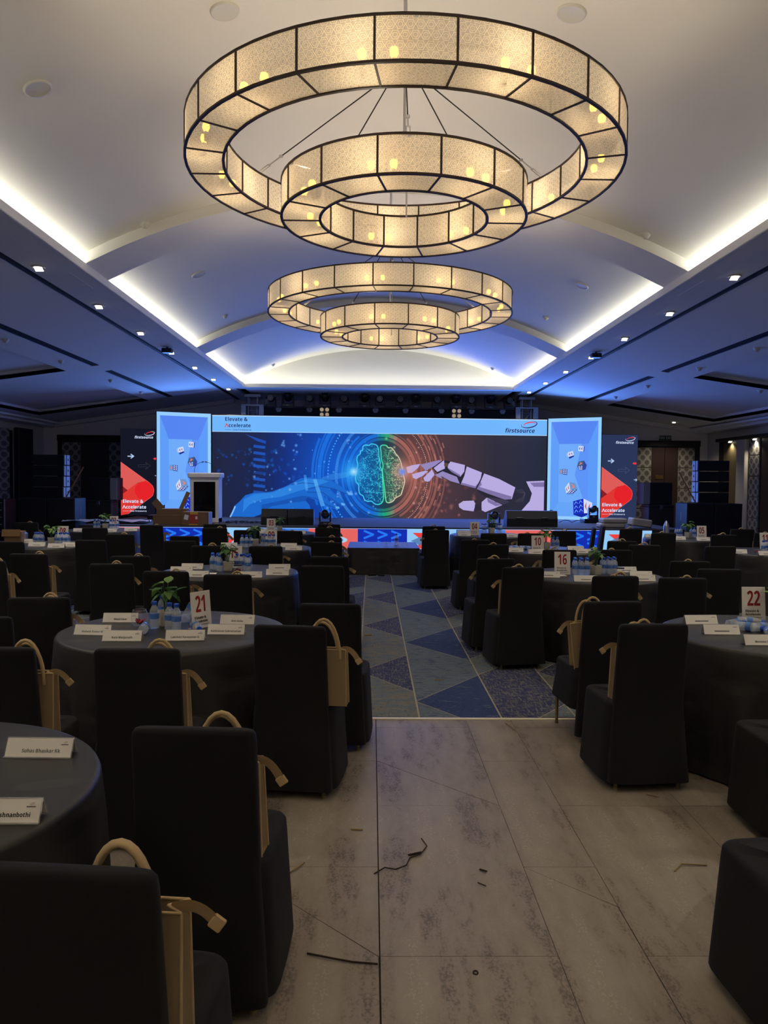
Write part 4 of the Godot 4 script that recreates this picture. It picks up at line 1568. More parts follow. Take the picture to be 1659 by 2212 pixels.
func company_mark(parent: Node, at: Vector3, cap: float, ink: Material, red: Material) -> void:
	part("lettering", type_mesh("firstsource", cap, true, 1.0, 0.2), ink, parent, Transform3D(Basis(), at))
	var sw := swoosh(cap * 3.9)
	part("emblem", sw[0], ink, parent, Transform3D(Basis(), at + Vector3(cap * 2.2, cap * 1.55, 0)))
	part("emblem", sw[1], red, parent, Transform3D(Basis(), at + Vector3(cap * 2.35, cap * 1.6, 0.001)))


# ---------------------------------------------------------------- the stage
func build_stage() -> void:
	glowing("screen_main", Color.WHITE, 1.0, main_picture())
	glowing("screen_wing", Color.WHITE, 1.0, wing_picture())
	glowing("screen_side_a", Color.WHITE, 0.9, side_picture(rgb8(20, 22, 36)))
	glowing("screen_side_b", Color.WHITE, 0.9, side_picture(rgb8(44, 56, 92)))
	glowing("screen_front", Color.WHITE, 0.95, front_picture())
	glowing("screen_text_white", rgb8(214, 226, 255), 1.0)
	glowing("screen_text_navy", rgb8(16, 24, 92), 1.0)
	glowing("screen_text_red", rgb8(226, 58, 66), 1.0)
	# deck
	var dk := thing("stage", "low stage platform with grey carpeted deck in front of the LED wall", "stage", Vector3(0.3, 0, -21.9))
	part("deck", one_box(Vector3(0, DECK - 0.05, 0), Vector3(14.7, 0.1, 6.6), 0.01), M.deck_carpet, dk)
	part("skirt", one_box(Vector3(0, (DECK - 0.1) / 2, -0.05), Vector3(14.5, DECK - 0.1, 6.4)), M.stage_skirt, dk)
	# LED strip along the front of the stage
	var fr := thing("led_screen", "long low LED strip with coral and blue panels along the stage front", "screen", Vector3(0.3, 0, -18.56))
	part("cabinet", one_box(Vector3(-0.03, 0.265, -0.01), Vector3(13.2, 0.5, 0.06), 0.005), M.black_plastic, fr)
	var fq := MB.new()
	fq.quad(Vector3(-6.58, 0.02, 0.022), Vector3(6.52, 0.02, 0.022), Vector3(6.52, 0.51, 0.022), Vector3(-6.58, 0.51, 0.022))
	part("screen_picture", fq.mesh(), M.screen_front, fr)
	# main LED wall, built of cabinets
	var mw := thing("led_screen", "wide LED wall showing a human hand, a glowing brain and a robot hand", "screen", Vector3(0.295, DECK, -23.115), deg_to_rad(-2.8))
	mw.rotation.y = atan2(0.49, 10.07)
	part("cabinet", one_box(Vector3(0, 1.52, -0.09), Vector3(10.1, 3.04, 0.14), 0.01), M.black_plastic, mw)
	var q := MB.new()
	q.quad(Vector3(-5.03, 0.0, -0.015), Vector3(5.03, 0.0, -0.015), Vector3(5.03, 3.02, -0.015), Vector3(-5.03, 3.02, -0.015))
	part("screen_picture", q.mesh(), M.screen_main, mw)
	title_lines(mw, Vector3(-4.66, 2.905, -0.010), 0.105, M.screen_text_navy, M.screen_text_red)
	company_mark(mw, Vector3(4.20, 2.675, -0.010), 0.125, M.screen_text_navy, M.screen_text_red)
	# wings turned towards the audience
	for s in [-1.0, 1.0]:
		var a := Vector3(-4.76, DECK, -22.86) if s < 0 else Vector3(5.35, DECK, -23.36)
		var b := Vector3(-6.17, DECK, -22.2) if s < 0 else Vector3(6.75, DECK, -22.6)
		var c := (a + b) / 2
		var dirx: Vector3 = (b - a).normalized() * s
		var wg := thing("led_screen", "tall pale blue LED wing with floating cubes, %s side of the stage" % ("lectern" if s < 0 else "fire exit"), "screen", c, atan2(-dirx.z, dirx.x))
		var ln := a.distance_to(b)
		part("cabinet", one_box(Vector3(0, 1.535, -0.08), Vector3(ln, 3.07, 0.13), 0.01), M.black_plastic, wg)
		var wq := MB.new()
		wq.quad(Vector3(-ln / 2, 0, -0.01), Vector3(ln / 2, 0, -0.01), Vector3(ln / 2, 3.05, -0.01), Vector3(-ln / 2, 3.05, -0.01))
		part("screen_picture", wq.mesh(), M.screen_wing, wg)
	# side LED panels with the red arrow
	for s in [-1.0, 1.0]:
		var sp := thing("led_screen", "%s LED panel with a big red arrow shape, %s side of the stage" % ["black" if s < 0 else "navy blue", "lectern" if s < 0 else "fire exit"], "screen", Vector3(-6.97, 0.56, -23.2) if s < 0 else Vector3(7.62, 0.56, -23.6))
		part("cabinet", one_box(Vector3(0, 1.29, -0.06), Vector3(1.14, 2.6, 0.1), 0.01), M.black_plastic, sp)
		part("stand", one_box(Vector3(s * 0.36, -0.28, -0.06), Vector3(0.4, 0.56, 0.3), 0.01), M.black_plastic, sp)
		var sq := MB.new()
		sq.quad(Vector3(-0.56, 0, 0), Vector3(0.56, 0, 0), Vector3(0.56, 2.58, 0), Vector3(-0.56, 2.58, 0))
		part("screen_picture", sq.mesh(), M["screen_side_a" if s < 0 else "screen_side_b"], sp)
		company_mark(sp, Vector3(0.14 if s < 0 else 0.16, 2.34, 0.004), 0.076, M.screen_text_white, M.screen_text_red)
		title_lines(sp, Vector3(-0.51, 0.42, 0.004), 0.098, M.screen_text_white, M.screen_text_white)
	lectern()
	stage_boxes()
	# monitor wedges
	for x in [[-2.42, -19.35], [-1.76, -19.35], [3.72, -19.45], [4.36, -19.45]]:
		wedge(Vector3(x[0], DECK, x[1]), "black stage monitor wedge at the stage edge, %s" % ("lectern side pair" if x[0] < 0 else "fire exit side pair"))
	# moving heads standing on the deck
	for p in [[-1.14, DECK, -19.0, 1.0, "beside the lectern side wedges"], [3.04, DECK, -19.0, 1.0, "beside the fire exit side wedges"], [4.8, DECK, -20.6, 0.95, "behind the fire exit side wedges"], [6.2, DECK + 0.12, -21.4, 0.9, "before the fire exit side wing"], [-5.85, DECK + 0.1, -21.4, 0.9, "before the lectern side wing"]]:
		moving_head(Vector3(p[0], p[1], p[2]), p[3], true, 0.25, "black moving head light on the stage deck " + p[4], "moving head lights on the deck")
	for p in [[6.2, -21.4], [-5.85, -21.4]]:
		solo("flight_case", one_box(Vector3(0, 0.06, 0), Vector3(0.6, 0.12, 0.5), 0.01), M.black_plastic, "flat black case under a moving head, %s side" % ("lectern" if p[0] < 0 else "fire exit"), "case", Vector3(p[0], DECK, p[1]))
	# cable heap by the lectern
	var cb := MB.new()
	for i in 5:
		var path := []
		for k in 26:
			var f := k / 25.0
			path.append(Vector3(-3.75 + f * 1.1 + 0.05 * sin(k * 1.3 + i), DECK + 0.008 + 0.05 * absf(sin(k * 0.8 + i * 2.0)), -19.8 + 0.25 * sin(k * 0.9 + i * 1.7)))
		cb.tube(path, 0.008, 5)
	tag(solo("cable_heap", cb.mesh(), M.cable_black, "tangle of black cables on the deck beside the lectern", "cable"), "tangle of black cables on the deck beside the lectern", "cable", "", "stuff")
	var cb2 := MB.new()
	var path2 := []
	for k in 22:
		path2.append(Vector3(5.2 + k * 0.06, DECK + 0.01 + 0.07 * absf(sin(k * 0.5)), -21.2 + 0.05 * sin(k * 0.7)))
	cb2.tube(path2, 0.009, 5)
	solo("cable", cb2.mesh(), M.cable_black, "black cable looping along the deck before the fire exit side wing", "cable")


func lectern() -> void:
	var l := thing("lectern", "white lectern with a dark front panel and two gooseneck microphones", "lectern", Vector3(-4.33, DECK, -20.2))
	part("top", one_box(Vector3(0, 1.225, 0), Vector3(0.84, 0.13, 0.55), 0.02), M.white_lacquer, l)
	part("neck", one_box(Vector3(0, 1.15, 0), Vector3(0.76, 0.05, 0.48), 0.01), M.white_lacquer, l)
	for s in [-1.0, 1.0]:
		part("side_panel", one_box(Vector3(s * 0.325, 0.57, 0), Vector3(0.09, 1.14, 0.46), 0.01), M.white_lacquer, l)
	part("base", one_box(Vector3(0, 0.06, 0), Vector3(0.74, 0.12, 0.48), 0.01), M.white_lacquer, l)
	part("rail", one_box(Vector3(0, 1.09, 0.2), Vector3(0.58, 0.07, 0.06), 0.006), M.white_lacquer, l)
	part("front_panel", one_box(Vector3(0, 0.59, 0.19), Vector3(0.57, 0.95, 0.03), 0.006), M.black_acrylic, l)
	part("emblem", bar(Vector3(0.08, 0.06, 0.24), Vector3(0.08, 0.06, 0.245), 0.025, 16), M.steel, l)
	for s in [-1.0, 1.0]:
		var path := []
		for k in 12:
			var f := k / 11.0
			path.append(Vector3(s * (0.28 - 0.21 * f * f * (0.6 + 0.4 * f)) - 0.02, 1.29 + 0.26 * sin(f * 1.35) + 0.02 * f, 0.05 + 0.08 * f))
		var mb := MB.new()
		mb.tube(path, 0.006, 6)
		var mic := part("microphone", mb.mesh(), M.cable_black, l)
		part("capsule", bar(path[-1], path[-1] + (path[-1] - path[-2]).normalized() * 0.06, 0.013, 10), M.cable_black, mic)


func carton(c: Node3D, s: Vector3, flaps: bool) -> void:
	part("body", one_box(Vector3(0, s.y / 2, 0), s, 0.004), M.cardboard, c)
	if flaps:
		for k in [[-1.0, 0.0, 0.5], [1.0, 0.0, 1.0]]:
			var b := Basis(Vector3.BACK, -k[0] * k[2])
			part("flap", one_box(Vector3(k[0] * s.x / 2, s.y, 0) + b * Vector3(0, s.x * 0.22, 0), Vector3(0.006, s.x * 0.44, s.z), 0.0, b), M.cardboard, c)


func stage_boxes() -> void:
	var a := thing("carton", "open cardboard box with raised flaps beside the lectern", "box", Vector3(-4.93, DECK + 0.24, -19.15), 0.06)
	carton(a, Vector3(0.72, 0.15, 0.4), false)
	for fl in [[-0.25, 0.75, 0.28, 0.36], [0.22, -0.38, 0.46, 0.20]]:
		var b := Basis(Vector3.BACK, fl[1])
		part("flap", one_box(Vector3(fl[0], 0.14, 0.1) + b * Vector3(0, fl[2] / 2, 0), Vector3(fl[3] * 0.5, fl[2], 0.006), 0.0, b * Basis(Vector3.RIGHT, -0.2)), M.cardboard, a)
	var d := thing("carton", "dark brown cardboard box under the open carton", "box", Vector3(-4.95, DECK, -19.15))
	carton(d, Vector3(0.82, 0.24, 0.45), false)
	var e := thing("carton", "taped cardboard carton with red and yellow stickers in front of the lectern", "box", Vector3(-4.27, DECK, -18.85), -0.05)
	carton(e, Vector3(0.63, 0.33, 0.36), false)
	part("sticker", one_box(Vector3(-0.03, 0.17, 0.182), Vector3(0.20, 0.22, 0.002)), M.tape_red, e)
	part("sticker", one_box(Vector3(-0.02, 0.30, 0.182), Vector3(0.19, 0.06, 0.003)), M.tape_yellow, e)
	part("sticker", one_box(Vector3(-0.04, 0.025, 0.182), Vector3(0.22, 0.03, 0.003)), M.tape_yellow, e)
	part("sticker", one_box(Vector3(-0.21, 0.2, 0.182), Vector3(0.10, 0.12, 0.002), 0.0, Basis(Vector3.BACK, -0.25)), M.paper, e)
	part("mark", one_box(Vector3(0.04, 0.19, 0.184), Vector3(0.05, 0.07, 0.002)), M.paper, e)
	part("wrapper", one_box(Vector3(0.33, 0.165, 0), Vector3(0.015, 0.32, 0.33), 0.004), M.sheet_plastic, e)
	# sheet of wrapping plastic lying at the deck corner
	var mb := MB.new()
	var rows := []
	for i in 8:
		var row := PackedVector3Array()
		for k in 14:
			row.append(Vector3(-1.2 + k * 0.16, 0.03 + 0.05 * absf(sin(i * 1.3 + k * 0.9)) * (1.0 if i > 0 else 0.2), -0.4 + i * 0.12))
		rows.append(row)
	mb.grid(rows)
	solo("plastic_sheet", mb.mesh(), M.sheet_plastic, "crumpled pale plastic sheet on the deck in front of the black side panel", "plastic sheet", Vector3(-6.5, DECK, -19.6))
	# stacked flattened wrappings on the other side
	for p in [[5.98, 0.34, 0.10, "lower folded wrapping"], [6.04, 0.3, 0.22, "upper folded wrapping"]]:
		solo("wrapping_bundle", one_box(Vector3(0, 0.06, 0), Vector3(0.62, 0.12, 0.4), 0.03), M.wrapping, p[3] + " in the pile on the stage edge, fire exit side", "wrapping", Vector3(p[0], DECK + p[2] - 0.1, -19.1), 0.1 * p[1])
	solo("wrapping_bundle", one_box(Vector3(0, 0.14, 0), Vector3(0.5, 0.2, 0.4), 0.03, Basis(Vector3.BACK, -0.12)), M.wrapping, "clear plastic wrapped pack on the stage edge, fire exit side", "wrapping", Vector3(6.68, DECK + 0.0, -19.0))


func wedge(at: Vector3, label: String) -> void:
	var w := thing("stage_monitor", label, "speaker", at, 0, "stage monitor wedges")
	var mb := MB.new()
	mb.prism(PackedVector2Array([Vector2(-0.24, 0), Vector2(0.24, 0), Vector2(0.26, 0.12), Vector2(0.02, 0.40), Vector2(-0.16, 0.40), Vector2(-0.24, 0.2)]), -0.32, 0.32, Transform3D(Basis(Vector3.UP, PI / 2), Vector3.ZERO))
	part("cabinet", mb.mesh(), M.speaker_box, w)
	part("grille", one_box(Vector3(0, 0.25, -0.145), Vector3(0.58, 0.34, 0.02), 0.004, Basis(Vector3.RIGHT, 0.7)), M.black_grille, w)
	part("handle", one_box(Vector3(0, 0.2, 0.24), Vector3(0.18, 0.07, 0.02), 0.01), M.black_plastic, w)


func moving_head(at: Vector3, k: float, upright: bool, pitch: float, label: String, group: String, wash := false) -> Node3D:
	var key := "wash" if wash else "spot"
	var h := thing("moving_head", label, "stage light", at, 0, group)
	h.scale = Vector3.ONE * k
	part("base", one_box(Vector3(0, 0.055, 0), Vector3(0.30, 0.11, 0.22), 0.015), M.head_black_lifted, h)
	part("foot_clamp", one_box(Vector3(0, 0.0, 0.08), Vector3(0.2, 0.02, 0.03), 0.004), M.steel, h)
	for s in [-1.0, 1.0]:
		var mb := MB.new()
		mb.prism(PackedVector2Array([Vector2(-0.06, 0.10), Vector2(0.06, 0.10), Vector2(0.08, 0.24), Vector2(0.05, 0.34), Vector2(-0.05, 0.34), Vector2(-0.08, 0.24)]), s * 0.13 - 0.022, s * 0.13 + 0.022, Transform3D(Basis(Vector3.UP, PI / 2), Vector3.ZERO))
		part("yoke_arm", mb.mesh(), M.head_black_lifted, h)
	var b := Basis(Vector3.RIGHT, -pitch)
	var c := Vector3(0, 0.28, 0)
	var hd := MB.new()
	# housing along local z, lens towards the audience
	var prof := [Vector2(0.0, 0.16), Vector2(0.07, 0.155), Vector2(0.088, 0.12), Vector2(0.105, 0.02), Vector2(0.10, -0.08), Vector2(0.07, -0.13), Vector2(0.0, -0.135)]
	hd.lathe(prof, 14, c, b * Basis(Vector3.RIGHT, PI / 2))
	part("housing", hd.mesh(), M.head_black_lifted, h)
	if wash:
		var f := MB.new()
		f.cyl(c + b * Vector3(0, 0, 0.15), c + b * Vector3(0, 0, 0.17), 0.092, 20)
		var fc := part("lens_plate", f.mesh(), M.head_black_lifted, h)
		var le := MB.new()
		for i in 19:
			var r := 0.0 if i == 0 else (0.036 if i < 7 else 0.072)
			var a := TAU * i / 6.0 if i < 7 else TAU * (i - 7) / 12.0
			var p := Vector3(cos(a) * r, sin(a) * r, 0.172)
			le.cyl(c + b * p, c + b * (p + Vector3(0, 0, 0.006)), 0.014, 7)
		part("lens", le.mesh(), M.lens_white if upright else M.hex_grey, fc)
	else:
		var f := MB.new()
		f.lathe([Vector2(0.085, 0.145), Vector2(0.085, 0.185), Vector2(0.066, 0.185), Vector2(0.062, 0.155), Vector2(0.0, 0.150)], 18, c, b * Basis(Vector3.RIGHT, PI / 2))
		part("bezel", f.mesh(), M.head_black_lifted, h)
		var le := MB.new()
		le.lathe([Vector2(0.0, 0.180), Vector2(0.035, 0.174), Vector2(0.062, 0.158)], 16, c, b * Basis(Vector3.RIGHT, PI / 2))
		part("lens", le.mesh(), M.lens_glass, h)
		part("display", one_box(Vector3(0, 0.06, 0.112), Vector3(0.08, 0.03, 0.004)), M.hex_grey, h)
	return h


# ---------------------------------------------------------------- truss and lights behind the LED wall
func build_rig() -> void:
	for s in [-1.0, 1.0]:
		var t := thing("truss_tower", "silver box truss tower behind the LED wall, %s side" % ("lectern" if s < 0 else "fire exit"), "truss", Vector3(-3.66 if s < 0 else 4.75, 0, -23.85))
		var hy := 4.2
		for cx in [-1.0, 1.0]:
			for cz in [-1.0, 1.0]:
				part("chord", bar(Vector3(cx * 0.14, DECK, cz * 0.14), Vector3(cx * 0.14, hy, cz * 0.14), 0.024, 10), M.truss_metal, t)
		var y := 0.7
		var up := true
		while y < hy - 0.2:
			for cz in [-1.0, 1.0]:
				part("brace", bar(Vector3(-0.14, y, cz * 0.14), Vector3(0.14, y + 0.28, cz * 0.14) if up else Vector3(0.14, y, cz * 0.14), 0.012, 6), M.truss_metal, t)
				part("brace", bar(Vector3(cz * 0.14, y, -0.14), Vector3(cz * 0.14, y + 0.28, 0.14), 0.012, 6), M.truss_metal, t)
			y += 0.28
			up = not up
		part("top_plate", one_box(Vector3(0, hy + 0.03, 0), Vector3(0.5, 0.09, 0.42), 0.006), M.truss_metal, t)
		# sleeve block that carries the bridge
		for cx in [-1.0, 1.0]:
			part("sleeve", one_box(Vector3(cx * 0.27, 3.68, 0.02), Vector3(0.16, 0.52, 0.42), 0.01), M.truss_metal, t)
		part("sleeve_plate", one_box(Vector3(0, 3.93, 0.22), Vector3(0.7, 0.05, 0.03), 0.006), M.truss_metal, t)
		# spare lamp hanging beside
		var cn := solo("clamp_lamp", bar(Vector3(0, 0, 0), Vector3(-s * 0.05, 0.16, 0.02), 0.06, 12), M.hex_grey, "small round lamp clamped beside the truss tower, %s side" % ("lectern" if s < 0 else "fire exit"), "lamp", Vector3(-3.66 - s * 0.0 + 0.38 if s < 0 else 4.75 - 0.38, 3.98, -23.8))
		cn.name = cn.name
	var br := thing("truss_bridge", "black draped truss bridge carrying the stage lights", "truss", Vector3(0.55, 3.68, -23.85))
	part("chord", bar(Vector3(-3.9, 0.2, 0.2), Vector3(3.9, 0.2, 0.2), 0.03, 10), M.black_metal, br)
	part("chord", bar(Vector3(-3.9, 0.2, -0.2), Vector3(3.9, 0.2, -0.2), 0.03, 10), M.black_metal, br)
	part("drape", one_box(Vector3(0, -0.04, 0.0), Vector3(7.7, 0.46, 0.4), 0.02), M.stage_skirt, br)
	# wash lights and spots in turn along the bridge
	var nth := -1
	for x in [-3.12, -1.93, -0.87, 0.23, 0.86, 2.0, 3.05, 4.23]:
		nth += 1
		moving_head(Vector3(x, 3.88, -23.85), 1.0, x < -3.0 or absf(x - 0.23) < 0.01, 0.05, ORDINALS[nth] + " round-faced wash light on the truss bridge counted from the lectern side tower", "wash lights on the bridge", true)
	nth = -1
	for x in [-2.6, -1.46, -0.24, 1.34, 2.58, 3.65]:
		nth += 1
		moving_head(Vector3(x, 3.88, -23.85), 1.2, true, 0.35, ORDINALS[nth] + " black moving spot light on the truss bridge counted from the lectern side tower", "spot lights on the bridge", false)
	var hx := MB.new()
	var hp := PackedVector2Array()
	for i in 6: hp.append(Vector2(cos(TAU * i / 6), sin(TAU * i / 6)) * 0.095)
	hx.prism(hp, 0.0, 0.02)
	var hex := hx.mesh()
	nth = -1
	for x in [-2.86, -1.92, -1.02, 0.10, 1.02, 2.12, 3.05, 4.0]:
		nth += 1
		var o := solo("hexagon_plate", hex, M.hex_grey, ORDINALS[nth] + " grey hexagon plate on the truss drape counted from the lectern side tower", "plate", Vector3(x, 3.82, -23.645), 0, "hexagon plates on the drape")
		part("bolt", bar(Vector3(0, 0, 0.02), Vector3(0, 0, 0.028), 0.012, 8), M.black_metal, o)
	for x in [-1.46, 2.58]:
		var b := thing("blinder_light", "four-lamp blinder light on the truss drape, %s half" % ("lectern" if x < 0 else "fire exit"), "stage light", Vector3(x, 3.74, -23.62))
		part("case", one_box(Vector3.ZERO, Vector3(0.30, 0.30, 0.05), 0.01), M.black_metal, b)
		for cx in [-1.0, 1.0]:
			for cy in [-1.0, 1.0]:
				part("lamp", bar(Vector3(cx * 0.082, cy * 0.075, 0.02), Vector3(cx * 0.082, cy * 0.075, 0.05), 0.058, 18), M.blinder_face_glow, b)


# ---------------------------------------------------------------- loudspeakers and racks beside the stage
func build_sound() -> void:
	for s in [-1.0, 1.0]:
		var where := "lectern" if s < 0 else "fire exit"
		var x0 := -8.21 if s < 0 else 8.79
		var z := -19.9
		# two subwoofers side by side, cabinets upright
		for k in 2:
			var sb := thing("subwoofer", "large black subwoofer in the stack beside the stage, %s side" % where, "speaker", Vector3(x0 + (k - 0.5) * 0.72, 0, z), 0, "subwoofers, " + where + " side")
			part("cabinet", one_box(Vector3(0, 0.58, 0), Vector3(0.71, 1.15, 0.75), 0.012), M.speaker_box, sb)
			part("grille", one_box(Vector3(0, 0.58, 0.372), Vector3(0.66, 1.08, 0.02), 0.004), M.black_grille, sb)
			for hy in [0.35, 0.8]:
				part("handle", one_box(Vector3(-s * 0.352, hy, 0.0), Vector3(0.012, 0.22, 0.10), 0.005), M.black_plastic, sb)
		# stack of four line array boxes
		for k in 4:
			var la := thing("line_array_box", "black line array speaker box, number %s from the bottom of the %s side stack" % [["one", "two", "three", "four"][k], where], "speaker", Vector3(x0 + s * 0.02, 1.165 + 0.275 * k, z + 0.02), -s * 0.03 * (k - 1.5))
			part("cabinet", one_box(Vector3(0, 0.135, 0), Vector3(0.80, 0.262, 0.42), 0.01), M.speaker_box, la)
			part("grille", one_box(Vector3(0, 0.135, 0.208), Vector3(0.76, 0.235, 0.015), 0.004), M.black_grille, la)
			part("lit_side_plate", one_box(Vector3(-s * 0.403, 0.135, 0), Vector3(0.012, 0.25, 0.36), 0.004), M.sheet_plastic, la)  # pale plate paints screen light onto the black cabinet side
			part("rigging_arm", one_box(Vector3(-s * 0.412, 0.135, 0.06), Vector3(0.012, 0.26, 0.03), 0.003), M.black_metal, la)
			part("handle", one_box(Vector3(-s * 0.412, 0.14, -0.06), Vector3(0.01, 0.05, 0.05), 0.004), M.black_plastic, la)
		var strap := MB.new()
		strap.box(Vector3(0, 0, 0), Vector3(0.03, 1.0, 0.006), Basis(Vector3.BACK, s * 0.52))
		solo("ratchet_strap", strap.mesh(), M.rope, "orange ratchet strap tied from the line array to the subwoofer, %s side" % where, "strap", Vector3(x0 - s * 0.62, 1.52, z + 0.18))
		# smaller speaker on a road case
		var bx := -7.47 if s < 0 else 8.03
		var rc := thing("road_case", "dark grey road case beside the stage, %s side" % where, "case", Vector3(bx + s * 0.1, 0, -21.7))
		part("body", one_box(Vector3(0, 0.5, 0), Vector3(0.72, 1.0, 0.6), 0.015), M.road_case, rc)
		part("lid", one_box(Vector3(0, 1.03, 0), Vector3(0.73, 0.06, 0.61), 0.012), M.road_case, rc)
		part("latch", one_box(Vector3(0, 0.98, 0.305), Vector3(0.08, 0.1, 0.015), 0.004), M.steel, rc)
		var sp := thing("loudspeaker", "black loudspeaker standing on the grey road case, %s side" % where, "speaker", Vector3(bx, 1.06, -21.7))
		part("cabinet", one_box(Vector3(0, 0.31, 0), Vector3(0.82, 0.62, 0.5), 0.012), M.speaker_box, sp)
		part("grille", one_box(Vector3(s * 0.1, 0.31, 0.248), Vector3(0.58, 0.58, 0.015), 0.004), M.black_grille, sp)
		part("side_panel", one_box(Vector3(-s * 0.31, 0.31, 0.252), Vector3(0.19, 0.60, 0.014), 0.004), M.hex_grey, sp)  # grey strip paints in the cabinet side lit by the screens
	# amplifier rack by the side wall
	var rk := thing("amplifier_rack", "black rack of amplifiers by the side wall, lectern side", "rack", Vector3(-10.0, 0, -20.6))
	part("frame", one_box(Vector3(0, 0.55, -0.05), Vector3(0.75, 1.1, 0.6), 0.01), M.black_metal, rk)
	for k in 5:
		var u := part("amplifier", one_box(Vector3(0, 0.2 + 0.19 * k, 0.26), Vector3(0.66, 0.16, 0.04), 0.006), M.road_case, rk)
		part("panel_trim", one_box(Vector3(0, 0.24 + 0.19 * k, 0.285), Vector3(0.6, 0.02, 0.012), 0.002), M.steel, u)
	for s in [-1.0, 1.0]:
		part("rail", one_box(Vector3(s * 0.36, 0.55, 0.27), Vector3(0.03, 1.1, 0.03), 0.004), M.steel, rk)
	for p in [[7.95, 0.0], [7.93, 0.35]]:
		var st := thing("rack_unit", "stack of silver-edged rack gear behind the fire exit side speaker, %s piece" % ("lower" if p[1] == 0.0 else "upper"), "rack gear", Vector3(p[0], 0.3 if p[1] > 0 else 0.0, -22.45))
		part("body", one_box(Vector3(0, 0.15, 0), Vector3(0.5, 0.3, 0.4), 0.01), M.black_metal, st)
		part("trim", one_box(Vector3(0, 0.25, 0.2), Vector3(0.46, 0.03, 0.02), 0.004), M.steel, st)
	# low draped riser in the aisle before the stage
	var rs := thing("riser_table", "low rectangular table draped in black cloth across the aisle before the stage", "table", Vector3(0.22, 0, -14.25))
	part("top", one_box(Vector3(0, 0.455, 0), Vector3(1.22, 0.03, 1.28), 0.006), M.dark_wood, rs)
	for cx in [-1.0, 1.0]:
		for cz in [-1.0, 1.0]:
			part("leg", one_box(Vector3(cx * 0.55, 0.22, cz * 0.58), Vector3(0.04, 0.44, 0.04), 0.004), M.black_metal, rs)
	var cl := MB.new()
	var rows := []
	for f in [0.0, 0.5, 1.0]:
		var row := PackedVector3Array()
		for i in 96:
			var a := TAU * i / 96.0
			var e := maxf(absf(cos(a)) / 0.64, absf(sin(a)) / 0.67)
			var wv: float = 1.0 + 0.018 * f * sin(a * 23.0) + 0.02 * f
			row.append(Vector3(cos(a) / e * wv, 0.478 - 0.468 * f, sin(a) / e * wv))
		rows.append(row)
	var capr := PackedVector3Array(); capr.resize(96); capr.fill(Vector3(0, 0.478, 0))
	cl.grid([capr, rows[0]], true)
	cl.grid(rows, true)
	solo("tablecloth", cl.mesh(), M.table_linen, "black cloth over the low rectangular table in the aisle", "tablecloth", Vector3(0.22, 0, -14.25))


# ---------------------------------------------------------------- tables
const TABLES := {
	"21": Vector2(-1.198, -4.672), "22": Vector2(2.489, -4.637), "15": Vector2(-1.404, -7.63), "16": Vector2(2.194, -7.53),
	"09": Vector2(-1.47, -10.32), "10": Vector2(2.34, -10.26), "03": Vector2(-1.62, -13.2), "04": Vector2(2.02, -13.1),
	"08": Vector2(-4.45, -10.55), "02": Vector2(-4.72, -13.6), "05": Vector2(5.2, -12.6), "11": Vector2(5.35, -10.25),
	"14": Vector2(-4.45, -7.6), "27": Vector2(-1.497, -2.224), "28": Vector2(2.35, -2.2), "17": Vector2(5.4, -7.5),
}
const SEEN_NUMBERS := ["21", "22", "15", "16", "09", "10", "03", "04", "08", "02", "05", "11"]


const WORDS := {"21": "twenty-one", "22": "twenty-two", "15": "fifteen", "16": "sixteen", "09": "nine", "10": "ten", "03": "three", "04": "four", "08": "eight", "02": "two", "05": "five", "11": "eleven"}


func table_words(n: String) -> String:
	if n in SEEN_NUMBERS: return "table number " + WORDS[n]
	return {"27": "the unnumbered table behind twenty-one", "28": "the unnumbered table behind twenty-two", "14": "the unnumbered table beyond fifteen", "17": "the unnumbered table beyond sixteen"}[n]


# which chair of those on one side of a table: "" if there is only one
func chair_rank(q: Array) -> String:
	var mates := CHAIRS.filter(func(c): return c[3] == q[3] and c[4] == q[4] and (absf(c[2]) > 45) == (absf(q[2]) > 45))
	if mates.size() < 2: return "single"
	if q[4] == "rear":
		var ax := 0.0
		mates.sort_custom(func(a, b): return absf(a[0] - 0.5) < absf(b[0] - 0.5))
		return "inner" if mates[0] == q else ("outer" if mates[-1] == q else "middle")
	mates.sort_custom(func(a, b): return a[1] < b[1])
	return "stage-end" if mates[0] == q else ("hall-end" if mates[-1] == q else "middle")


func build_tables() -> void:
	var top := MB.new()
	top.lathe([Vector2(0, TOP - 0.006), Vector2(0.655, TOP - 0.006), Vector2(0.66, TOP - 0.012), Vector2(0.66, TOP - 0.03), Vector2(0.65, TOP - 0.036), Vector2(0, TOP - 0.036)], 48)
	var top_m := top.mesh()
	var leg := MB.new()
	leg.lathe([Vector2(0.05, TOP - 0.036), Vector2(0.045, 0.3), Vector2(0.06, 0.12), Vector2(0.26, 0.06), Vector2(0.28, 0.0)], 24)
	var leg_m := leg.mesh()
	for n in TABLES:
		var p: Vector2 = TABLES[n]
		var t := thing("banquet_table", "round banquet table under a dark cloth, " + table_words(n), "table", Vector3(p.x, 0, p.y), 0, "round banquet tables")
		part("tabletop", top_m, M.dark_wood, t)
		part("pedestal", leg_m, M.black_metal, t)
		solo("tablecloth", cloth(hash(n) % 1000), M.table_linen, "dark grey damask tablecloth hanging to the floor over " + table_words(n), "tablecloth", Vector3(p.x, 0, p.y), 0, "dark round tablecloths")


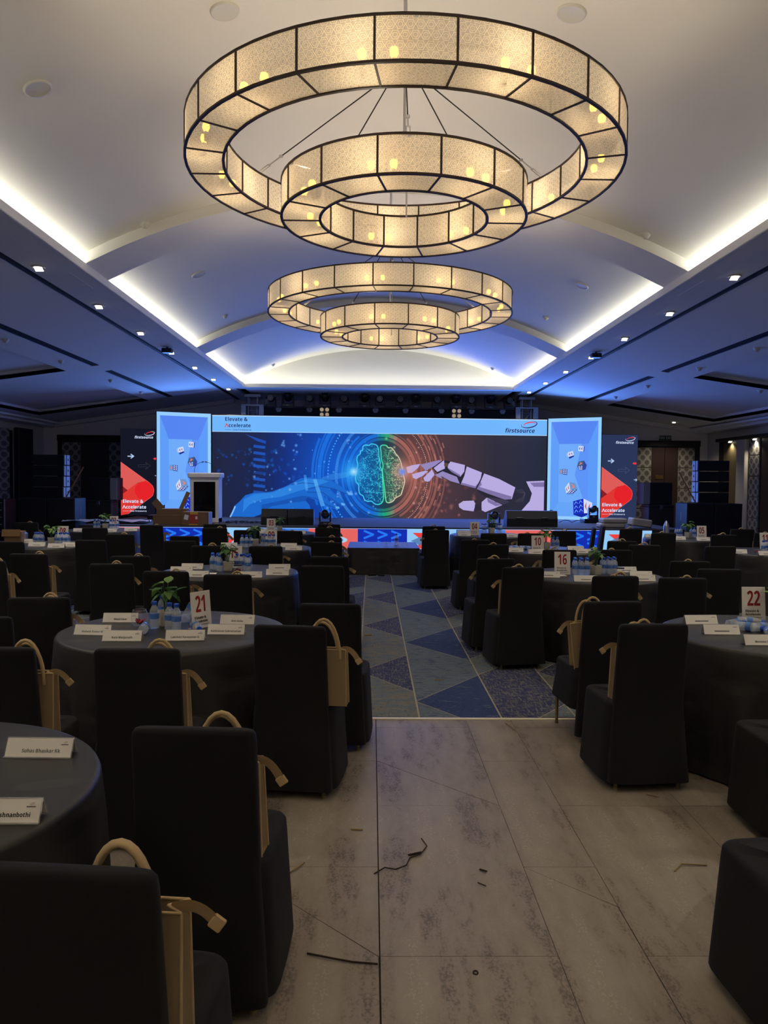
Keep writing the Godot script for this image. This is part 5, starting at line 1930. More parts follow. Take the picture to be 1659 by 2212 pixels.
func cloth(sd: int) -> ArrayMesh:
	var r := RandomNumberGenerator.new()
	r.seed = sd
	var ph := r.randf() * TAU
	var k1 := r.randi_range(9, 12)
	var rows := []
	var seg := 120
	var prof := [[0.0, TOP], [0.35, TOP], [0.6, TOP], [0.655, TOP - 0.001], [0.668, TOP - 0.006], [0.675, TOP - 0.02], [0.678, TOP - 0.06], [0.684, TOP - 0.16], [0.686, TOP - 0.34], [0.69, TOP - 0.54], [0.692, 0.012]]
	for i in prof.size():
		var rad: float = prof[i][0]
		var y: float = prof[i][1]
		var f := clampf((TOP - 0.03 - y) / 0.7, 0.0, 1.0)
		var row := PackedVector3Array()
		for s in seg:
			var a := TAU * s / seg
			var w := f * (0.020 * sin(a * k1 + ph) + 0.009 * sin(a * (2 * k1 + 3) + ph * 1.7)) + (0.008 * f)
			row.append(Vector3(cos(a) * (rad + w), y, -sin(a) * (rad + w)))
		rows.append(row)
	var mb := MB.new()
	mb.grid(rows, true)
	return mb.mesh()


# ---------------------------------------------------------------- chairs and the bags on them
# x, z of the top of the back; turn in degrees; table; side of the table; bag offset (NAN for none)
const CHAIRS := [
	# table 21
	[-2.10, -4.87, 4, "21", "far", 0.03], [-2.14, -4.17, 2, "21", "far", NAN], [-1.69, -3.43, -2, "21", "rear", 0.16], [-1.04, -3.416, 1, "21", "rear", 0.12], [-0.42, -3.98, 2, "21", "aisle", 0.28], [-0.25, -4.69, 3, "21", "aisle", NAN],
	# the unnumbered table behind it
	[-0.537, -2.325, 3, "27", "aisle", 0.10], [-0.60, -1.48, -3, "27", "aisle", 0.12],
	# table 15
	[-2.347, -7.506, 4, "15", "far", 0.07], [-2.30, -6.823, 2, "15", "far", 0.0], [-1.681, -6.297, -3, "15", "rear", 0.09], [-1.141, -6.108, 1, "15", "rear", 0.09], [-0.43, -6.774, 2, "15", "aisle", NAN], [-0.41, -7.60, 2, "15", "aisle", 0.05],
	# table 09
	[-2.464, -10.16, 0, "09", "far", NAN], [-2.338, -9.40, 3, "09", "far", NAN], [-1.854, -8.73, -2, "09", "rear", 0.0], [-1.20, -8.735, 2, "09", "rear", 0.1], [-0.545, -9.35, 3, "09", "aisle", 0.06], [-0.58, -10.185, 2, "09", "aisle", 0.06],
	# table 03
	[-2.62, -12.9, 0, "03", "far", 0.0], [-2.43, -11.94, 3, "03", "far", 0.1], [-1.858, -11.45, -2, "03", "rear", 0.02], [-1.204, -11.32, 2, "03", "rear", 0.02], [-0.70, -12.15, 2, "03", "aisle", 0.0], [-0.72, -13.08, 0, "03", "aisle", 0.0],
	# table 08, 02, 14
	[-3.42, -9.40, 3, "08", "aisle", NAN], [-3.40, -10.45, 2, "08", "aisle", 0.0], [-4.28, -9.10, 0, "08", "rear", NAN],
	[-4.20, -11.72, 0, "02", "rear", NAN], [-3.58, -12.54, 2, "02", "aisle", 0.08], [-5.78, -12.95, 0, "02", "far", 0.0],
	[-3.50, -7.0, 2, "14", "aisle", 0.08], [-3.40, -7.66, 3, "14", "aisle", 0.10],
	# table 22
	[1.547, -4.853, -4, "22", "aisle", -0.13], [1.524, -4.084, -3, "22", "aisle", -0.06], [2.08, -3.40, 0, "22", "rear", NAN],
	[1.43, -2.10, 0, "28", "aisle", NAN],
	# table 16
	[1.228, -7.506, -2, "16", "aisle", -0.02], [1.352, -6.774, -2, "16", "aisle", -0.05], [1.986, -6.181, 1, "16", "rear", 0.10], [2.499, -6.09, -2, "16", "rear", 0.1], [3.088, -6.734, -4, "16", "far", NAN], [3.10, -7.392, -3, "16", "far", 0.0],
	# table 10
	[1.345, -9.895, -2, "10", "aisle", 0.0], [1.467, -9.19, -3, "10", "aisle", 0.0], [2.106, -8.53, 1, "10", "rear", -0.1], [2.749, -8.58, -2, "10", "rear", -0.05], [3.331, -9.287, -4, "10", "far", 0.0], [3.25, -9.87, -2, "10", "far", 0.0],
	# table 04
	[1.04, -12.75, -1, "04", "aisle", 0.0], [1.015, -11.835, -2, "04", "aisle", -0.04], [1.785, -11.155, 1, "04", "rear", NAN], [2.34, -11.2, -1, "04", "rear", -0.1], [2.97, -11.8, -3, "04", "far", 0.0], [3.72, -12.75, 78, "04", "far", NAN], [4.05, -13.35, 80, "04", "far", NAN],
	# tables 05, 11, 17
	[4.27, -12.54, -2, "05", "aisle", 0.0], [4.43, -11.55, -3, "05", "aisle", 0.0], [5.204, -11.23, 1, "05", "rear", 0.0], [6.10, -11.73, -3, "05", "far", 0.0], [6.156, -12.63, -2, "05", "far", 0.0],
	[4.208, -9.165, -3, "11", "aisle", NAN],
]


func chair_back() -> ArrayMesh:
	var rows := []
	var hs := [0.920, 0.9195, 0.915, 0.905, 0.88, 0.75, 0.60, 0.47, 0.36, 0.22, 0.11, 0.048]
	for i in hs.size():
		var y: float = hs[i]
		var hw := 0.192 + 0.004 * (0.92 - y) / 0.45 if y > 0.47 else 0.196 + 0.030 * (0.47 - y) / 0.435
		var ht := 0.026 + 0.010 * clampf((0.92 - y) / 0.45, 0.0, 1.0)
		var zc := -0.055 * clampf((0.92 - y) / 0.45, 0.0, 1.0) + (0.03 * (0.47 - y) / 0.43 if y < 0.47 else 0.0)
		if i == 0: hw = 0.0; ht = 0.0
		elif i == 1: hw -= 0.022; ht *= 0.55
		elif i == 2: hw -= 0.010; ht *= 0.8
		elif i == 3: hw -= 0.003
		var row := PackedVector3Array()
		for s in 28:
			var a := TAU * s / 28
			var c := cos(a)
			var d := sin(a)
			var x := signf(c) * pow(absf(c), 0.35) * hw
			var z := signf(d) * pow(absf(d), 0.5) * ht
			var fold := 0.004 * sin(x * 40.0 + y * 6.0) * clampf((0.47 - y) / 0.3, 0.0, 1.0)
			row.append(Vector3(x, y, zc - z + fold))
		rows.append(row)
	var mb := MB.new()
	mb.grid(rows, true)
	return mb.mesh()


# lift raises the hem on the low-x side, as where a cover has ridden up
func chair_seat(lift: float) -> ArrayMesh:
	var rows := []
	var hs := [0.474, 0.474, 0.470, 0.458, 0.43, 0.36, 0.26, 0.14, 0.042]
	for i in hs.size():
		var y: float = hs[i]
		var hw := 0.222 + 0.024 * clampf((0.44 - y) / 0.41, 0.0, 1.0)
		var zf := -0.475 - 0.022 * clampf((0.44 - y) / 0.41, 0.0, 1.0)
		var zb := -0.03
		var row := PackedVector3Array()
		for s in 40:
			var a := TAU * s / 40
			var c := cos(a)
			var d := sin(a)
			var k := 1.0
			if i == 0: k = 0.0
			elif i == 1: k = 0.88
			elif i == 2: k = 0.955
			elif i == 3: k = 0.99
			var x := signf(c) * pow(absf(c), 0.30) * hw * k
			var z := (zf + zb) / 2 + signf(d) * pow(absf(d), 0.30) * (zb - zf) / 2 * k
			var f := clampf((0.42 - y) / 0.4, 0.0, 1.0)
			var out := f * (0.006 * sin(a * 7.0) + 0.004 * sin(a * 13.0 + 1.0))
			var yy := y
			if lift > 0.0 and i > 3:
				var share := clampf((0.05 - x) / 0.25, 0.0, 1.0)
				yy = lerpf(y, lerpf(0.458, 0.042 + lift, (i - 3.0) / 5.0), share)
			row.append(Vector3(x * (1.0 + out), yy + (0.004 * cos(c * 2.5) * cos(d * 2.0) if i < 2 else 0.0), z + out * 0.3 * signf(d)))
		rows.append(row)
	var mb := MB.new()
	mb.grid(rows, true)
	return mb.mesh()


func build_chairs() -> void:
	var back := chair_back()
	var seat := chair_seat(0.0)
	var seat_up := chair_seat(0.17)
	var leg := MB.new()
	leg.tube([Vector3(0, 0.24, 0), Vector3(0, 0.04, 0), Vector3(0, 0.012, 0)], [0.014, 0.011, 0.011], 8)
	leg.cyl(Vector3(0, 0.0, 0), Vector3(0, 0.014, 0), 0.014, 8)
	var leg_m := leg.mesh()
	var proto: Node3D = null
	var bag: Node3D = null
	for q in CHAIRS:
		var rank := chair_rank(q)
		var side: String = {"aisle": "on the aisle side of", "rear": "on the side away from the stage at", "far": "on the side away from the aisle at"}[q[4]]
		var lab := "black-covered %s chair %s %s" % [rank, side, table_words(q[3])]
		if rank == "single": lab = "black-covered chair %s %s" % [side, table_words(q[3])]
		if absf(q[2]) > 45: lab = "black-covered %s chair turned sideways beside %s" % [rank, table_words(q[3])]
		var lifted: bool = q[0] == 1.547
		if lifted: lab = "black-covered chair with its skirt ridden up over metal legs, table number twenty-two"
		var at := Vector3(q[0], 0, q[1])
		# side chairs stand a little turned off the table's edge
		var off := 0.0
		if q[4] != "rear" and absf(q[2]) < 45: off = -4.5 if q[0] > TABLES[q[3]].x else 4.5
		if q[0] == -0.42: off = -9.0
		if q[0] == 1.352: off = 8.0
		var turn: float = deg_to_rad((off if off != 0.0 else q[2]) + rng.randf_range(-1.5, 1.5))
		var c: Node3D
		if proto == null or lifted:
			c = thing("banquet_chair", lab, "chair", at, turn, "black-covered banquet chairs")
			part("back_cover", back, M.chair_fabric, c)
			part("seat_cover", seat_up if lifted else seat, M.chair_fabric, c)
			for sx in [-1.0, 1.0]:
				for sz in [-0.045, -0.445]:
					part("leg", leg_m, M.chair_leg, c, Transform3D(Basis(), Vector3(sx * (0.175 if sz > -0.1 else 0.20), 0, sz)))
			if proto == null: proto = c
		else:
			c = copy(proto, "banquet_chair", at, turn, lab, "black-covered banquet chairs")
		if not is_nan(q[5]):
			var dx: float = q[5] * 0.5
			var bl := "jute tote bag on the %s %s chair of %s" % [rank, {"aisle": "aisle-side", "rear": "rear-side", "far": "outer-side"}[q[4]], table_words(q[3])]
			var bt := turn + rng.randf_range(-0.06, 0.06)
			var sgn := -1.0 if dx < -0.005 else 1.0
			var bp := at + Basis(Vector3.UP, turn) * Vector3(dx, 0.478, -0.135)
			var b := make_bag(bl, sgn, rng.randi() % 3)
			b.position = bp
			b.rotation.y = bt
			b.rotation.z = rng.randf_range(-0.02, 0.02)
			if lifted: b.rotation.z = 0.12


var _bag := {}
func make_bag(label: String, sgn: float, variant: int) -> Node3D:
	var key := "%s%d" % [sgn, variant]
	if _bag.has(key):
		return copy(_bag[key], "tote_bag", Vector3.ZERO, 0, label, "jute tote bags on the chairs")
	var b := thing("tote_bag", label, "bag", Vector3.ZERO, 0, "jute tote bags on the chairs")
	_bag[key] = b
	var w := 0.29
	var h := 0.298
	var d := 0.085
	# body with gussets folded inwards, a little wider at the foot
	var rows := []
	for f in [0.0, 0.5, 1.0]:
		var k: float = 1.0 - 0.05 * f
		var dd: float = d * (1.0 - 0.35 * f)
		var g: float = 0.02 + 0.02 * f
		var y: float = h * f
		rows.append(PackedVector3Array([Vector3(-w / 2 * k, y, dd / 2), Vector3(w / 2 * k, y, dd / 2), Vector3((w / 2 - g) * k, y, 0), Vector3(w / 2 * k, y, -dd / 2), Vector3(-w / 2 * k, y, -dd / 2), Vector3((-w / 2 + g) * k, y, 0)]))
	var mb := MB.new()
	for r in 2:
		for i in 6:
			var j := (i + 1) % 6
			mb.quad(rows[r][i], rows[r][j], rows[r + 1][j], rows[r + 1][i])
	mb.quad(rows[0][4], rows[0][3], rows[0][1], rows[0][0])
	part("body", mb.mesh(), M.jute, b)
	var pp := MB.new()
	for i in [0, 1, 3, 4]:
		pp.tube([rows[0][i], rows[1][i], rows[2][i]], 0.0035, 5)
	for e in [[0, 1], [3, 4], [1, 2], [2, 3], [4, 5], [5, 0]]:
		pp.tube([rows[2][e[0]], rows[2][e[1]]], 0.0035, 5)
	part("piping", pp.mesh(), M.jute_strap, b)
	# two padded handles; they rise over the chair back
	for s in [-1.0, 1.0]:
		var path := []
		var hh := 0.182 + (0.018 if s > 0 else -0.010) + 0.007 * variant
		var hx := 0.074 + 0.006 * variant
		for k in 15:
			var a := PI * k / 14.0
			path.append(Vector3(-cos(a) * hx + 0.012 * s + 0.006 * variant, h - 0.05 + sin(a) * hh, s * (d * 0.33 + 0.004) + 0.012 * sin(a)))
		var hm := MB.new()
		hm.tube(path, 0.0085, 8)
		part("handle", hm.mesh(), M.jute_strap, b)
	# closing strap that sticks out at one side, with a folded tab
	var sp := MB.new()
	var tb := MB.new()
	var pts := []
	for k in 9:
		var f := k / 8.0
		pts.append(Vector3(sgn * (w * 0.40 + 0.085 * f), h - 0.004 + 0.016 * sin(f * 2.4) - 0.022 * f * f * (1.0 + 0.8 * variant), 0.004 + 0.012 * f))
	var up := PackedVector3Array()
	var dn := PackedVector3Array()
	for k in 9:
		var t: Vector3 = (pts[mini(k + 1, 8)] - pts[maxi(k - 1, 0)]).normalized()
		var nn := Vector3(-t.y, t.x, 0) * sgn * 0.016 + Vector3(0, 0, 0.007)
		up.append(pts[k] + nn)
		dn.append(pts[k] - nn)
	sp.grid([up, dn])
	sp.grid([PackedVector3Array(Array(up).map(func(p): return p + Vector3(0, 0, -0.004))), PackedVector3Array(Array(dn).map(func(p): return p + Vector3(0, 0, -0.004)))])
	var st := part("strap", sp.mesh(), M.jute_strap, b)
	var t2: Vector3 = (pts[8] - pts[6]).normalized()
	tb.cbox(pts[8] + t2 * 0.012, Vector3(0.030, 0.034, 0.008), 0.003, Basis(Vector3.BACK, atan2(t2.y, t2.x)))
	part("tab", tb.mesh(), M.jute_strap, st)
	return b


# ---------------------------------------------------------------- what stands on the tables
# kind, table, then positions in x and z
const ITEMS := {
	"21": {"sign": [-1.036, -4.717, 55], "pot": [-1.275, -4.79], "bottle": [-1.322, -4.69, -1.217, -4.639, -1.166, -4.605, -1.345, -4.95], "tilt": [-1.16, -4.80], "lying": [-1.13, -4.90, 20, -1.045, -4.60, -65, -1.345, -4.56, 100], "bowl": [-1.43, -4.75], "card": [-1.592, -4.902, -1.622, -4.502, -1.399, -4.338, -1.052, -4.36, -0.852, -4.537, -0.842, -4.861]},
	"27": {"card": [-1.086, -2.528, -0.985, -2.045]},
	"22": {"sign": [2.566, -5.07, 0], "pot": [2.69, -4.95], "lying": [2.324, -4.815, 30, 2.345, -4.69, -40, 2.43, -4.70, 10, 2.40, -4.56, 70, 2.446, -4.88, -20], "card": [2.151, -4.952, 2.133, -4.619, 2.233, -4.317]},
	"15": {"sign": [-1.418, -7.95, 0], "pot": [-1.428, -7.66], "bottle": [-1.597, -7.738, -1.54, -7.70, -1.50, -7.61, -1.61, -7.82, -1.552, -7.80, -1.35, -7.74, -1.30, -7.69, -1.245, -7.66, -1.215, -7.58, -1.29, -7.78, -1.225, -7.73], "jar": [-1.302, -7.50], "card": [-0.93, -7.80, -0.895, -7.362, -1.812, -7.806, -1.85, -7.52, -1.62, -7.181, -1.125, -7.16], "paper": [-1.60, -7.42]},
	"16": {"sign": [1.896, -7.549, 0], "pot": [2.229, -7.568], "bottle": [2.017, -7.52, 2.074, -7.50, 2.13, -7.50, 2.03, -7.60, 2.09, -7.61, 2.15, -7.60, 2.325, -7.61, 2.38, -7.58, 2.435, -7.61, 2.335, -7.69, 2.39, -7.69, 2.45, -7.70], "jar": [2.45, -7.49], "card": [1.978, -7.032, 2.60, -7.78, 2.62, -7.40, 2.536, -7.092, 1.701, -7.321], "paper": [1.80, -7.45]},
	"09": {"sign": [-1.378, -10.58, 0], "pot": [-1.603, -10.60], "bottle": [-1.726, -10.28, -1.668, -10.28, -1.61, -10.28, -1.74, -10.36, -1.68, -10.36, -1.49, -10.55, -1.435, -10.50, -1.38, -10.46, -1.33, -10.50], "card": [-1.115, -10.397, -1.004, -9.96, -1.92, -10.399, -1.846, -9.98]},
	"10": {"sign": [2.137, -9.80, 0], "pot": [2.38, -10.42], "bottle": [2.468, -10.36, 2.527, -10.37], "lying": [1.935, -10.295, 15, 2.073, -10.238, -10], "card": [1.865, -9.93, 2.104, -9.70, 2.742, -10.25, 2.72, -9.84]},
	"03": {"sign": [-1.766, -13.55, 0], "pot": [-1.62, -13.56], "card": [-1.775, -13.02, -1.22, -13.0, -1.926, -13.38]},
	"04": {"sign": [1.75, -12.976, 0], "pot": [2.12, -13.50], "bottle": [1.97, -13.60, 2.03, -13.58, 1.99, -13.50, 2.232, -13.58, 2.295, -13.58, 2.26, -13.50], "card": [1.548, -12.79, 2.301, -12.60, 1.605, -13.35]},
	"05": {"sign": [5.351, -12.33, 0], "pot": [5.30, -12.74], "bottle": [5.12, -12.80, 5.18, -12.86, 5.24, -12.90, 5.40, -12.86, 5.46, -12.88, 5.43, -12.80], "jar": [5.098, -12.62], "card": [5.273, -12.113, 4.70, -12.80, 4.951, -12.272], "thermos": [4.93, -12.75]},
	"11": {"sign": [5.55, -10.70, 0], "bottle": [5.174, -10.03, 5.24, -9.97, 5.25, -10.12, 5.31, -10.06], "jar": [5.051, -9.96], "card": [4.80, -9.95, 5.05, -9.72]},
	"08": {"sign": [-4.40, -11.0, 0], "pot": [-4.38, -10.57], "bottle": [-4.588, -10.54, -4.53, -10.50, -4.472, -10.50, -4.60, -10.62, -4.54, -10.60, -4.29, -10.52, -4.235, -10.50, -4.18, -10.50, -4.125, -10.51, -4.26, -10.60, -4.19, -10.60], "card": [-4.101, -10.06, -4.80, -10.75, -3.99, -10.25, -4.43, -10.24], "carton": [-4.93, -10.70]},
	"02": {"sign": [-4.66, -13.95, 0], "pot": [-4.80, -13.92], "bottle": [-4.98, -13.90, -4.92, -13.92, -4.664, -13.80, -4.60, -13.78, -4.54, -13.80, -4.63, -13.72], "card": [-4.42, -13.08, -4.16, -13.35, -4.95, -13.12]},
}
const CARD_NAMES := {
	"21": ["Mansi Gaur", "Mahesh Kumar M", "Kura Manjunath", "Lakshmi Narayanan G", "Kathiravan Subramanian", "Kirti Sinha"],
	"27": ["Suhas Bhaskar Kk", "u Krishnanbothi"],
	"22": ["", "", "Morrison Sam"],
}
# faint or too small to read: printed as a grey line of type
const CARD_PLACE := {
	"21": ["behind the glass fishbowl", "at the edge of table twenty-one away from the aisle", "in front of the fishbowl on table twenty-one", "in front of the plant on table twenty-one", "in front of the number twenty-one sign", "beyond the number twenty-one sign towards the aisle"],
	"27": ["farther from the edge, on the unnumbered table behind twenty-one", "at the edge of the unnumbered table behind twenty-one"],
	"22": ["at the back of table number twenty-two", "beside the lying bottles on table number twenty-two", "at the front edge of table number twenty-two"],
}
var P := {}


func build_table_items() -> void:
	make_item_shapes()
	for n in ITEMS:
		var d: Dictionary = ITEMS[n]
		var on := "on " + table_words(n)
		if d.has("sign"): number_sign(n, Vector3(d.sign[0], TOP, d.sign[1]), d.sign[2])
		if d.has("pot"): plant(Vector3(d.pot[0], TOP, d.pot[1]), on, hash(n))
		for i in range(0, d.get("bottle", []).size(), 2):
			bottle(Vector3(d.bottle[i], TOP, d.bottle[i + 1]), Basis(Vector3.UP, rng.randf() * TAU), "upright small water bottle with blue cap " + on)
		for i in range(0, d.get("tilt", []).size(), 2):
			bottle(Vector3(d.tilt[i], TOP + 0.05, d.tilt[i + 1]), Basis(Vector3.BACK, -0.55), "tilted water bottle with blue cap leaning against others " + on)
		for i in range(0, d.get("lying", []).size(), 3):
			var b := Basis(Vector3.UP, deg_to_rad(d.lying[i + 2])) * Basis(Vector3.BACK, -PI / 2)
			bottle(Vector3(d.lying[i], TOP + 0.029, d.lying[i + 1]) - b * Vector3(0, 0.08, 0), b, "water bottle lying on its side " + on)
		if d.has("bowl"): fishbowl(Vector3(d.bowl[0], TOP, d.bowl[1]))
		if d.has("jar"): jar(Vector3(d.jar[0], TOP, d.jar[1]), on)
		if d.has("paper"):
			solo("paper_sheet", one_box(Vector3(0, 0.002, 0), Vector3(0.21, 0.003, 0.1)), M.paper, "white sheet of paper lying " + on, "paper", Vector3(d.paper[0], TOP, d.paper[1]), 0.05)
		if d.has("thermos"): thermos(Vector3(d.thermos[0], TOP, d.thermos[1]))
		if d.has("carton"):
			var c := thing("carton", "open cardboard box with a plastic bag on table number eight", "box", Vector3(d.carton[0], TOP, d.carton[1]), 0.1)
			carton(c, Vector3(0.22, 0.17, 0.2), false)
			part("flap", one_box(Vector3(-0.02, 0.15, 0.105), Vector3(0.24, 0.10, 0.004), 0.0, Basis(Vector3.RIGHT, -0.3)), M.cardboard, c)
			part("bag_film", one_box(Vector3(0.13, 0.08, 0.02), Vector3(0.06, 0.15, 0.14), 0.02), M.shrink_wrap, c)
		for i in range(0, d.get("card", []).size(), 2):
			var k := i / 2
			var nm: String = CARD_NAMES[n][k] if CARD_NAMES.has(n) else ""
			var lab: String = "white tent name card " + (CARD_PLACE[n][k] if CARD_PLACE.has(n) else on)
			name_card(Vector3(d.card[i], TOP, d.card[i + 1]), nm, n, lab, rng.randf_range(-5, 5) if n != "27" else (-1.5 + 2.0 * k))
	# glasses and a bottle on the low riser table
	for p in [[0.27, -14.0], [0.49, -13.8], [0.56, -13.86], [0.63, -13.84]]:
		var g := solo("drinking_glass", P.glass, M.clear_glass, "short clear drinking glass on the low black table in the aisle", "glass", Vector3(p[0], 0.479, p[1]), 0, "glasses on the low black table")
		g.rotation.y = p[0]
	bottle(Vector3(0.47, 0.479, -14.3), Basis(), "water bottle with dark label on the low black table in the aisle", 1.25)
	var rd := thing("radio_pair", "two small black radios lying on the carpet before the low black table", "radio", Vector3(0.08, 0, -13.45))
	part("body", one_box(Vector3(-0.06, 0.015, 0), Vector3(0.14, 0.03, 0.05), 0.006, Basis(Vector3.UP, 0.3)), M.black_plastic, rd)
	part("body", one_box(Vector3(0.1, 0.015, 0.02), Vector3(0.12, 0.03, 0.05), 0.006, Basis(Vector3.UP, -0.4)), M.black_plastic, rd)
	part("antenna", bar(Vector3(0.15, 0.016, 0.0), Vector3(0.26, 0.016, -0.05), 0.004, 6), M.steel, rd)


func make_item_shapes() -> void:
	var b := MB.new()
	b.lathe([Vector2(0.0125, 0.148), Vector2(0.0135, 0.142), Vector2(0.016, 0.135), Vector2(0.025, 0.118), Vector2(0.028, 0.105), Vector2(0.0275, 0.095), Vector2(0.0285, 0.09), Vector2(0.0275, 0.06), Vector2(0.0285, 0.052), Vector2(0.026, 0.044), Vector2(0.0285, 0.036), Vector2(0.026, 0.028), Vector2(0.0285, 0.02), Vector2(0.028, 0.006), Vector2(0.022, 0.0), Vector2(0.0, 0.003)], 14)
	P.bottle = b.mesh()
	b = MB.new()
	b.lathe([Vector2(0.0, 0.166), Vector2(0.0145, 0.166), Vector2(0.0155, 0.163), Vector2(0.0155, 0.146), Vector2(0.013, 0.145)], 14)
	P.cap = b.mesh()
	b = MB.new()
	b.lathe([Vector2(0.0286, 0.093), Vector2(0.0292, 0.092), Vector2(0.0292, 0.062), Vector2(0.0286, 0.061)], 14)
	P.label = b.mesh()
	b = MB.new()
	b.lathe([Vector2(0.0, 0.088), Vector2(0.0268, 0.088), Vector2(0.0268, 0.04), Vector2(0.025, 0.006), Vector2(0.0, 0.006)], 14)
	P.water = b.mesh()
	var wm := mat("water", Color(0.86, 0.93, 1.0, 0.10), 0.03)
	wm.transparency = BaseMaterial3D.TRANSPARENCY_ALPHA
	# drinking glass
	b = MB.new()
	b.lathe([Vector2(0.036, 0.085), Vector2(0.034, 0.02), Vector2(0.030, 0.0), Vector2(0.0, 0.0), Vector2(0.0, 0.01), Vector2(0.029, 0.014), Vector2(0.0335, 0.085)], 18)
	P.glass = b.mesh()
	# square pot, a little wider at the rim, hollow
	b = MB.new()
	var rows := []
	for q in [[0.036, 0.072], [0.040, 0.092], [0.046, 0.094], [0.048, 0.090], [0.045, 0.03], [0.041, 0.004], [0.038, 0.0]]:
		var row := PackedVector3Array()
		for s in 32:
			var a := TAU * s / 32
			row.append(Vector3(signf(cos(a)) * pow(absf(cos(a)), 0.22) * q[0], q[1], -signf(sin(a)) * pow(absf(sin(a)), 0.22) * q[0]))
		rows.append(row)
	b.grid(rows, true)
	P.pot = b.mesh()
	# heart-shaped leaf, folded along its rib; tip along +z
	b = MB.new()
	var L := []
	var wd := [0.0, 0.75, 1.0, 0.92, 0.66, 0.34, 0.0]
	for i in 7:
		var f := i / 6.0
		var row := PackedVector3Array()
		for j in 7:
			var u := -1.0 + j / 3.0
			row.append(Vector3(u * wd[i] * 0.033, 0.010 * absf(u) * wd[i] - 0.022 * f * f + (0.004 * sin(j * 2.0) if i < 6 else 0.0), -0.008 * absf(u) * (1.0 - f) + f * 0.085))
		L.append(row)
	b.grid(L)
	P.leaf = b.mesh()
	# tent of clear plastic with white inserts
	b = MB.new()
	for s in [-1.0, 1.0]:
		b.box(Vector3(0, 0.029, s * 0.016), Vector3(0.222, 0.064, 0.002), Basis(Vector3.RIGHT, -s * 0.46))
	b.box(Vector3(0, 0.003, 0.034), Vector3(0.222, 0.002, 0.012))
	P.tent = b.mesh()
	b = MB.new()
	b.box(Vector3(0, 0.0295, 0.0176), Vector3(0.216, 0.059, 0.0008), Basis(Vector3.RIGHT, -0.46))
	P.insert = b.mesh()
	b = MB.new()
	b.box(Vector3(0, 0.0295, -0.0148), Vector3(0.216, 0.059, 0.0008), Basis(Vector3.RIGHT, 0.46))
	P.insert_back = b.mesh()
	P.swoosh = swoosh(0.013)
	P.tiny = one_box(Vector3.ZERO, Vector3(0.024, 0.003, 0.0004))


func bottle(at: Vector3, b: Basis, label: String, k := 1.0) -> void:
	var o := thing("water_bottle", label, "bottle", at, 0, "small water bottles")
	o.basis = b.scaled(Vector3.ONE * k)
	part("bottle_body", P.bottle, M.bottle_plastic, o)
	part("cap", P.cap, M.bottle_cap, o)
	part("label_band", P.label, M.bottle_label, o)
	part("water", P.water, M.water, o)


func number_sign(n: String, at: Vector3, yaw: float) -> void:
	var s := thing("table_number_sign", "white table sign with the red number " + WORDS[n], "sign", at, deg_to_rad(yaw))
	var lean := Basis(Vector3.RIGHT, -0.10)
	part("board", one_box(lean * Vector3(0, 0.1125, 0), Vector3(0.158, 0.225, 0.004), 0.0015, lean), M.paper, s)
	part("stand", one_box(Vector3(0, 0.085, -0.030), Vector3(0.10, 0.172, 0.003), 0.001, Basis(Vector3.RIGHT, 0.06)), M.paper, s)
	part("foot", one_box(Vector3(0, 0.0015, -0.02), Vector3(0.158, 0.003, 0.05), 0.001), M.paper, s)
	var z := 0.0032
	part("number", type_mesh(n, 0.098, true, 0.62, 0.0, 0.001), M.ink_red, s, Transform3D(lean, lean * Vector3(0.0, 0.147, z)))
	part("lettering", type_mesh("Elevate &", 0.0145, true, 1.0, 0.0, 0.001, HORIZONTAL_ALIGNMENT_LEFT), M.ink_black, s, Transform3D(lean, lean * Vector3(-0.058, 0.065, z)))
	part("lettering", type_mesh("Accelerate", 0.0145, true, 1.0, 0.0, 0.001, HORIZONTAL_ALIGNMENT_LEFT), M.ink_black, s, Transform3D(lean, lean * Vector3(-0.058, 0.042, z)))
	part("rule", one_box(lean * Vector3(0.0, 0.022, z), Vector3(0.11, 0.003, 0.0006), 0.0, lean), M.ink_grey, s)


func plant(at: Vector3, on: String, sd: int) -> void:
	var r := RandomNumberGenerator.new()
	r.seed = sd
	var o := thing("potted_plant", "small leafy plant in a square white pot " + on, "plant", at, r.randf() * 0.6)
	part("pot", P.pot, M.pot_ceramic, o)
	part("soil", one_box(Vector3(0, 0.074, 0), Vector3(0.07, 0.006, 0.07), 0.002), M.soil, o)
	var n := 14
	for i in n:
		var a := TAU * i / n + r.randf_range(-0.3, 0.3)
		var up := r.randf_range(0.09, 0.17) * (1.0 if i % 3 else 1.15)
		var out := r.randf_range(0.012, 0.05)
		var tip := Vector3(sin(a) * out, 0.08 + up, cos(a) * out)
		var m: Material = M.leaf_pale if r.randf() < 0.35 else M.leaf_green
		var k := r.randf_range(0.75, 1.2)
		var b := Basis(Vector3.UP, a) * Basis(Vector3.RIGHT, r.randf_range(-0.7, 0.6))
		var lf := part("leaf", P.leaf, m, o, Transform3D(b.scaled(Vector3.ONE * k), tip))
		var mb := MB.new()
		mb.tube([Vector3(sin(a) * 0.008, 0.075, cos(a) * 0.008), Vector3(sin(a) * out * 0.5, 0.08 + up * 0.6, cos(a) * out * 0.5), tip], 0.0018, 5)
		part("stem", mb.mesh(), M.leaf_green, o)
		lf.name = lf.name


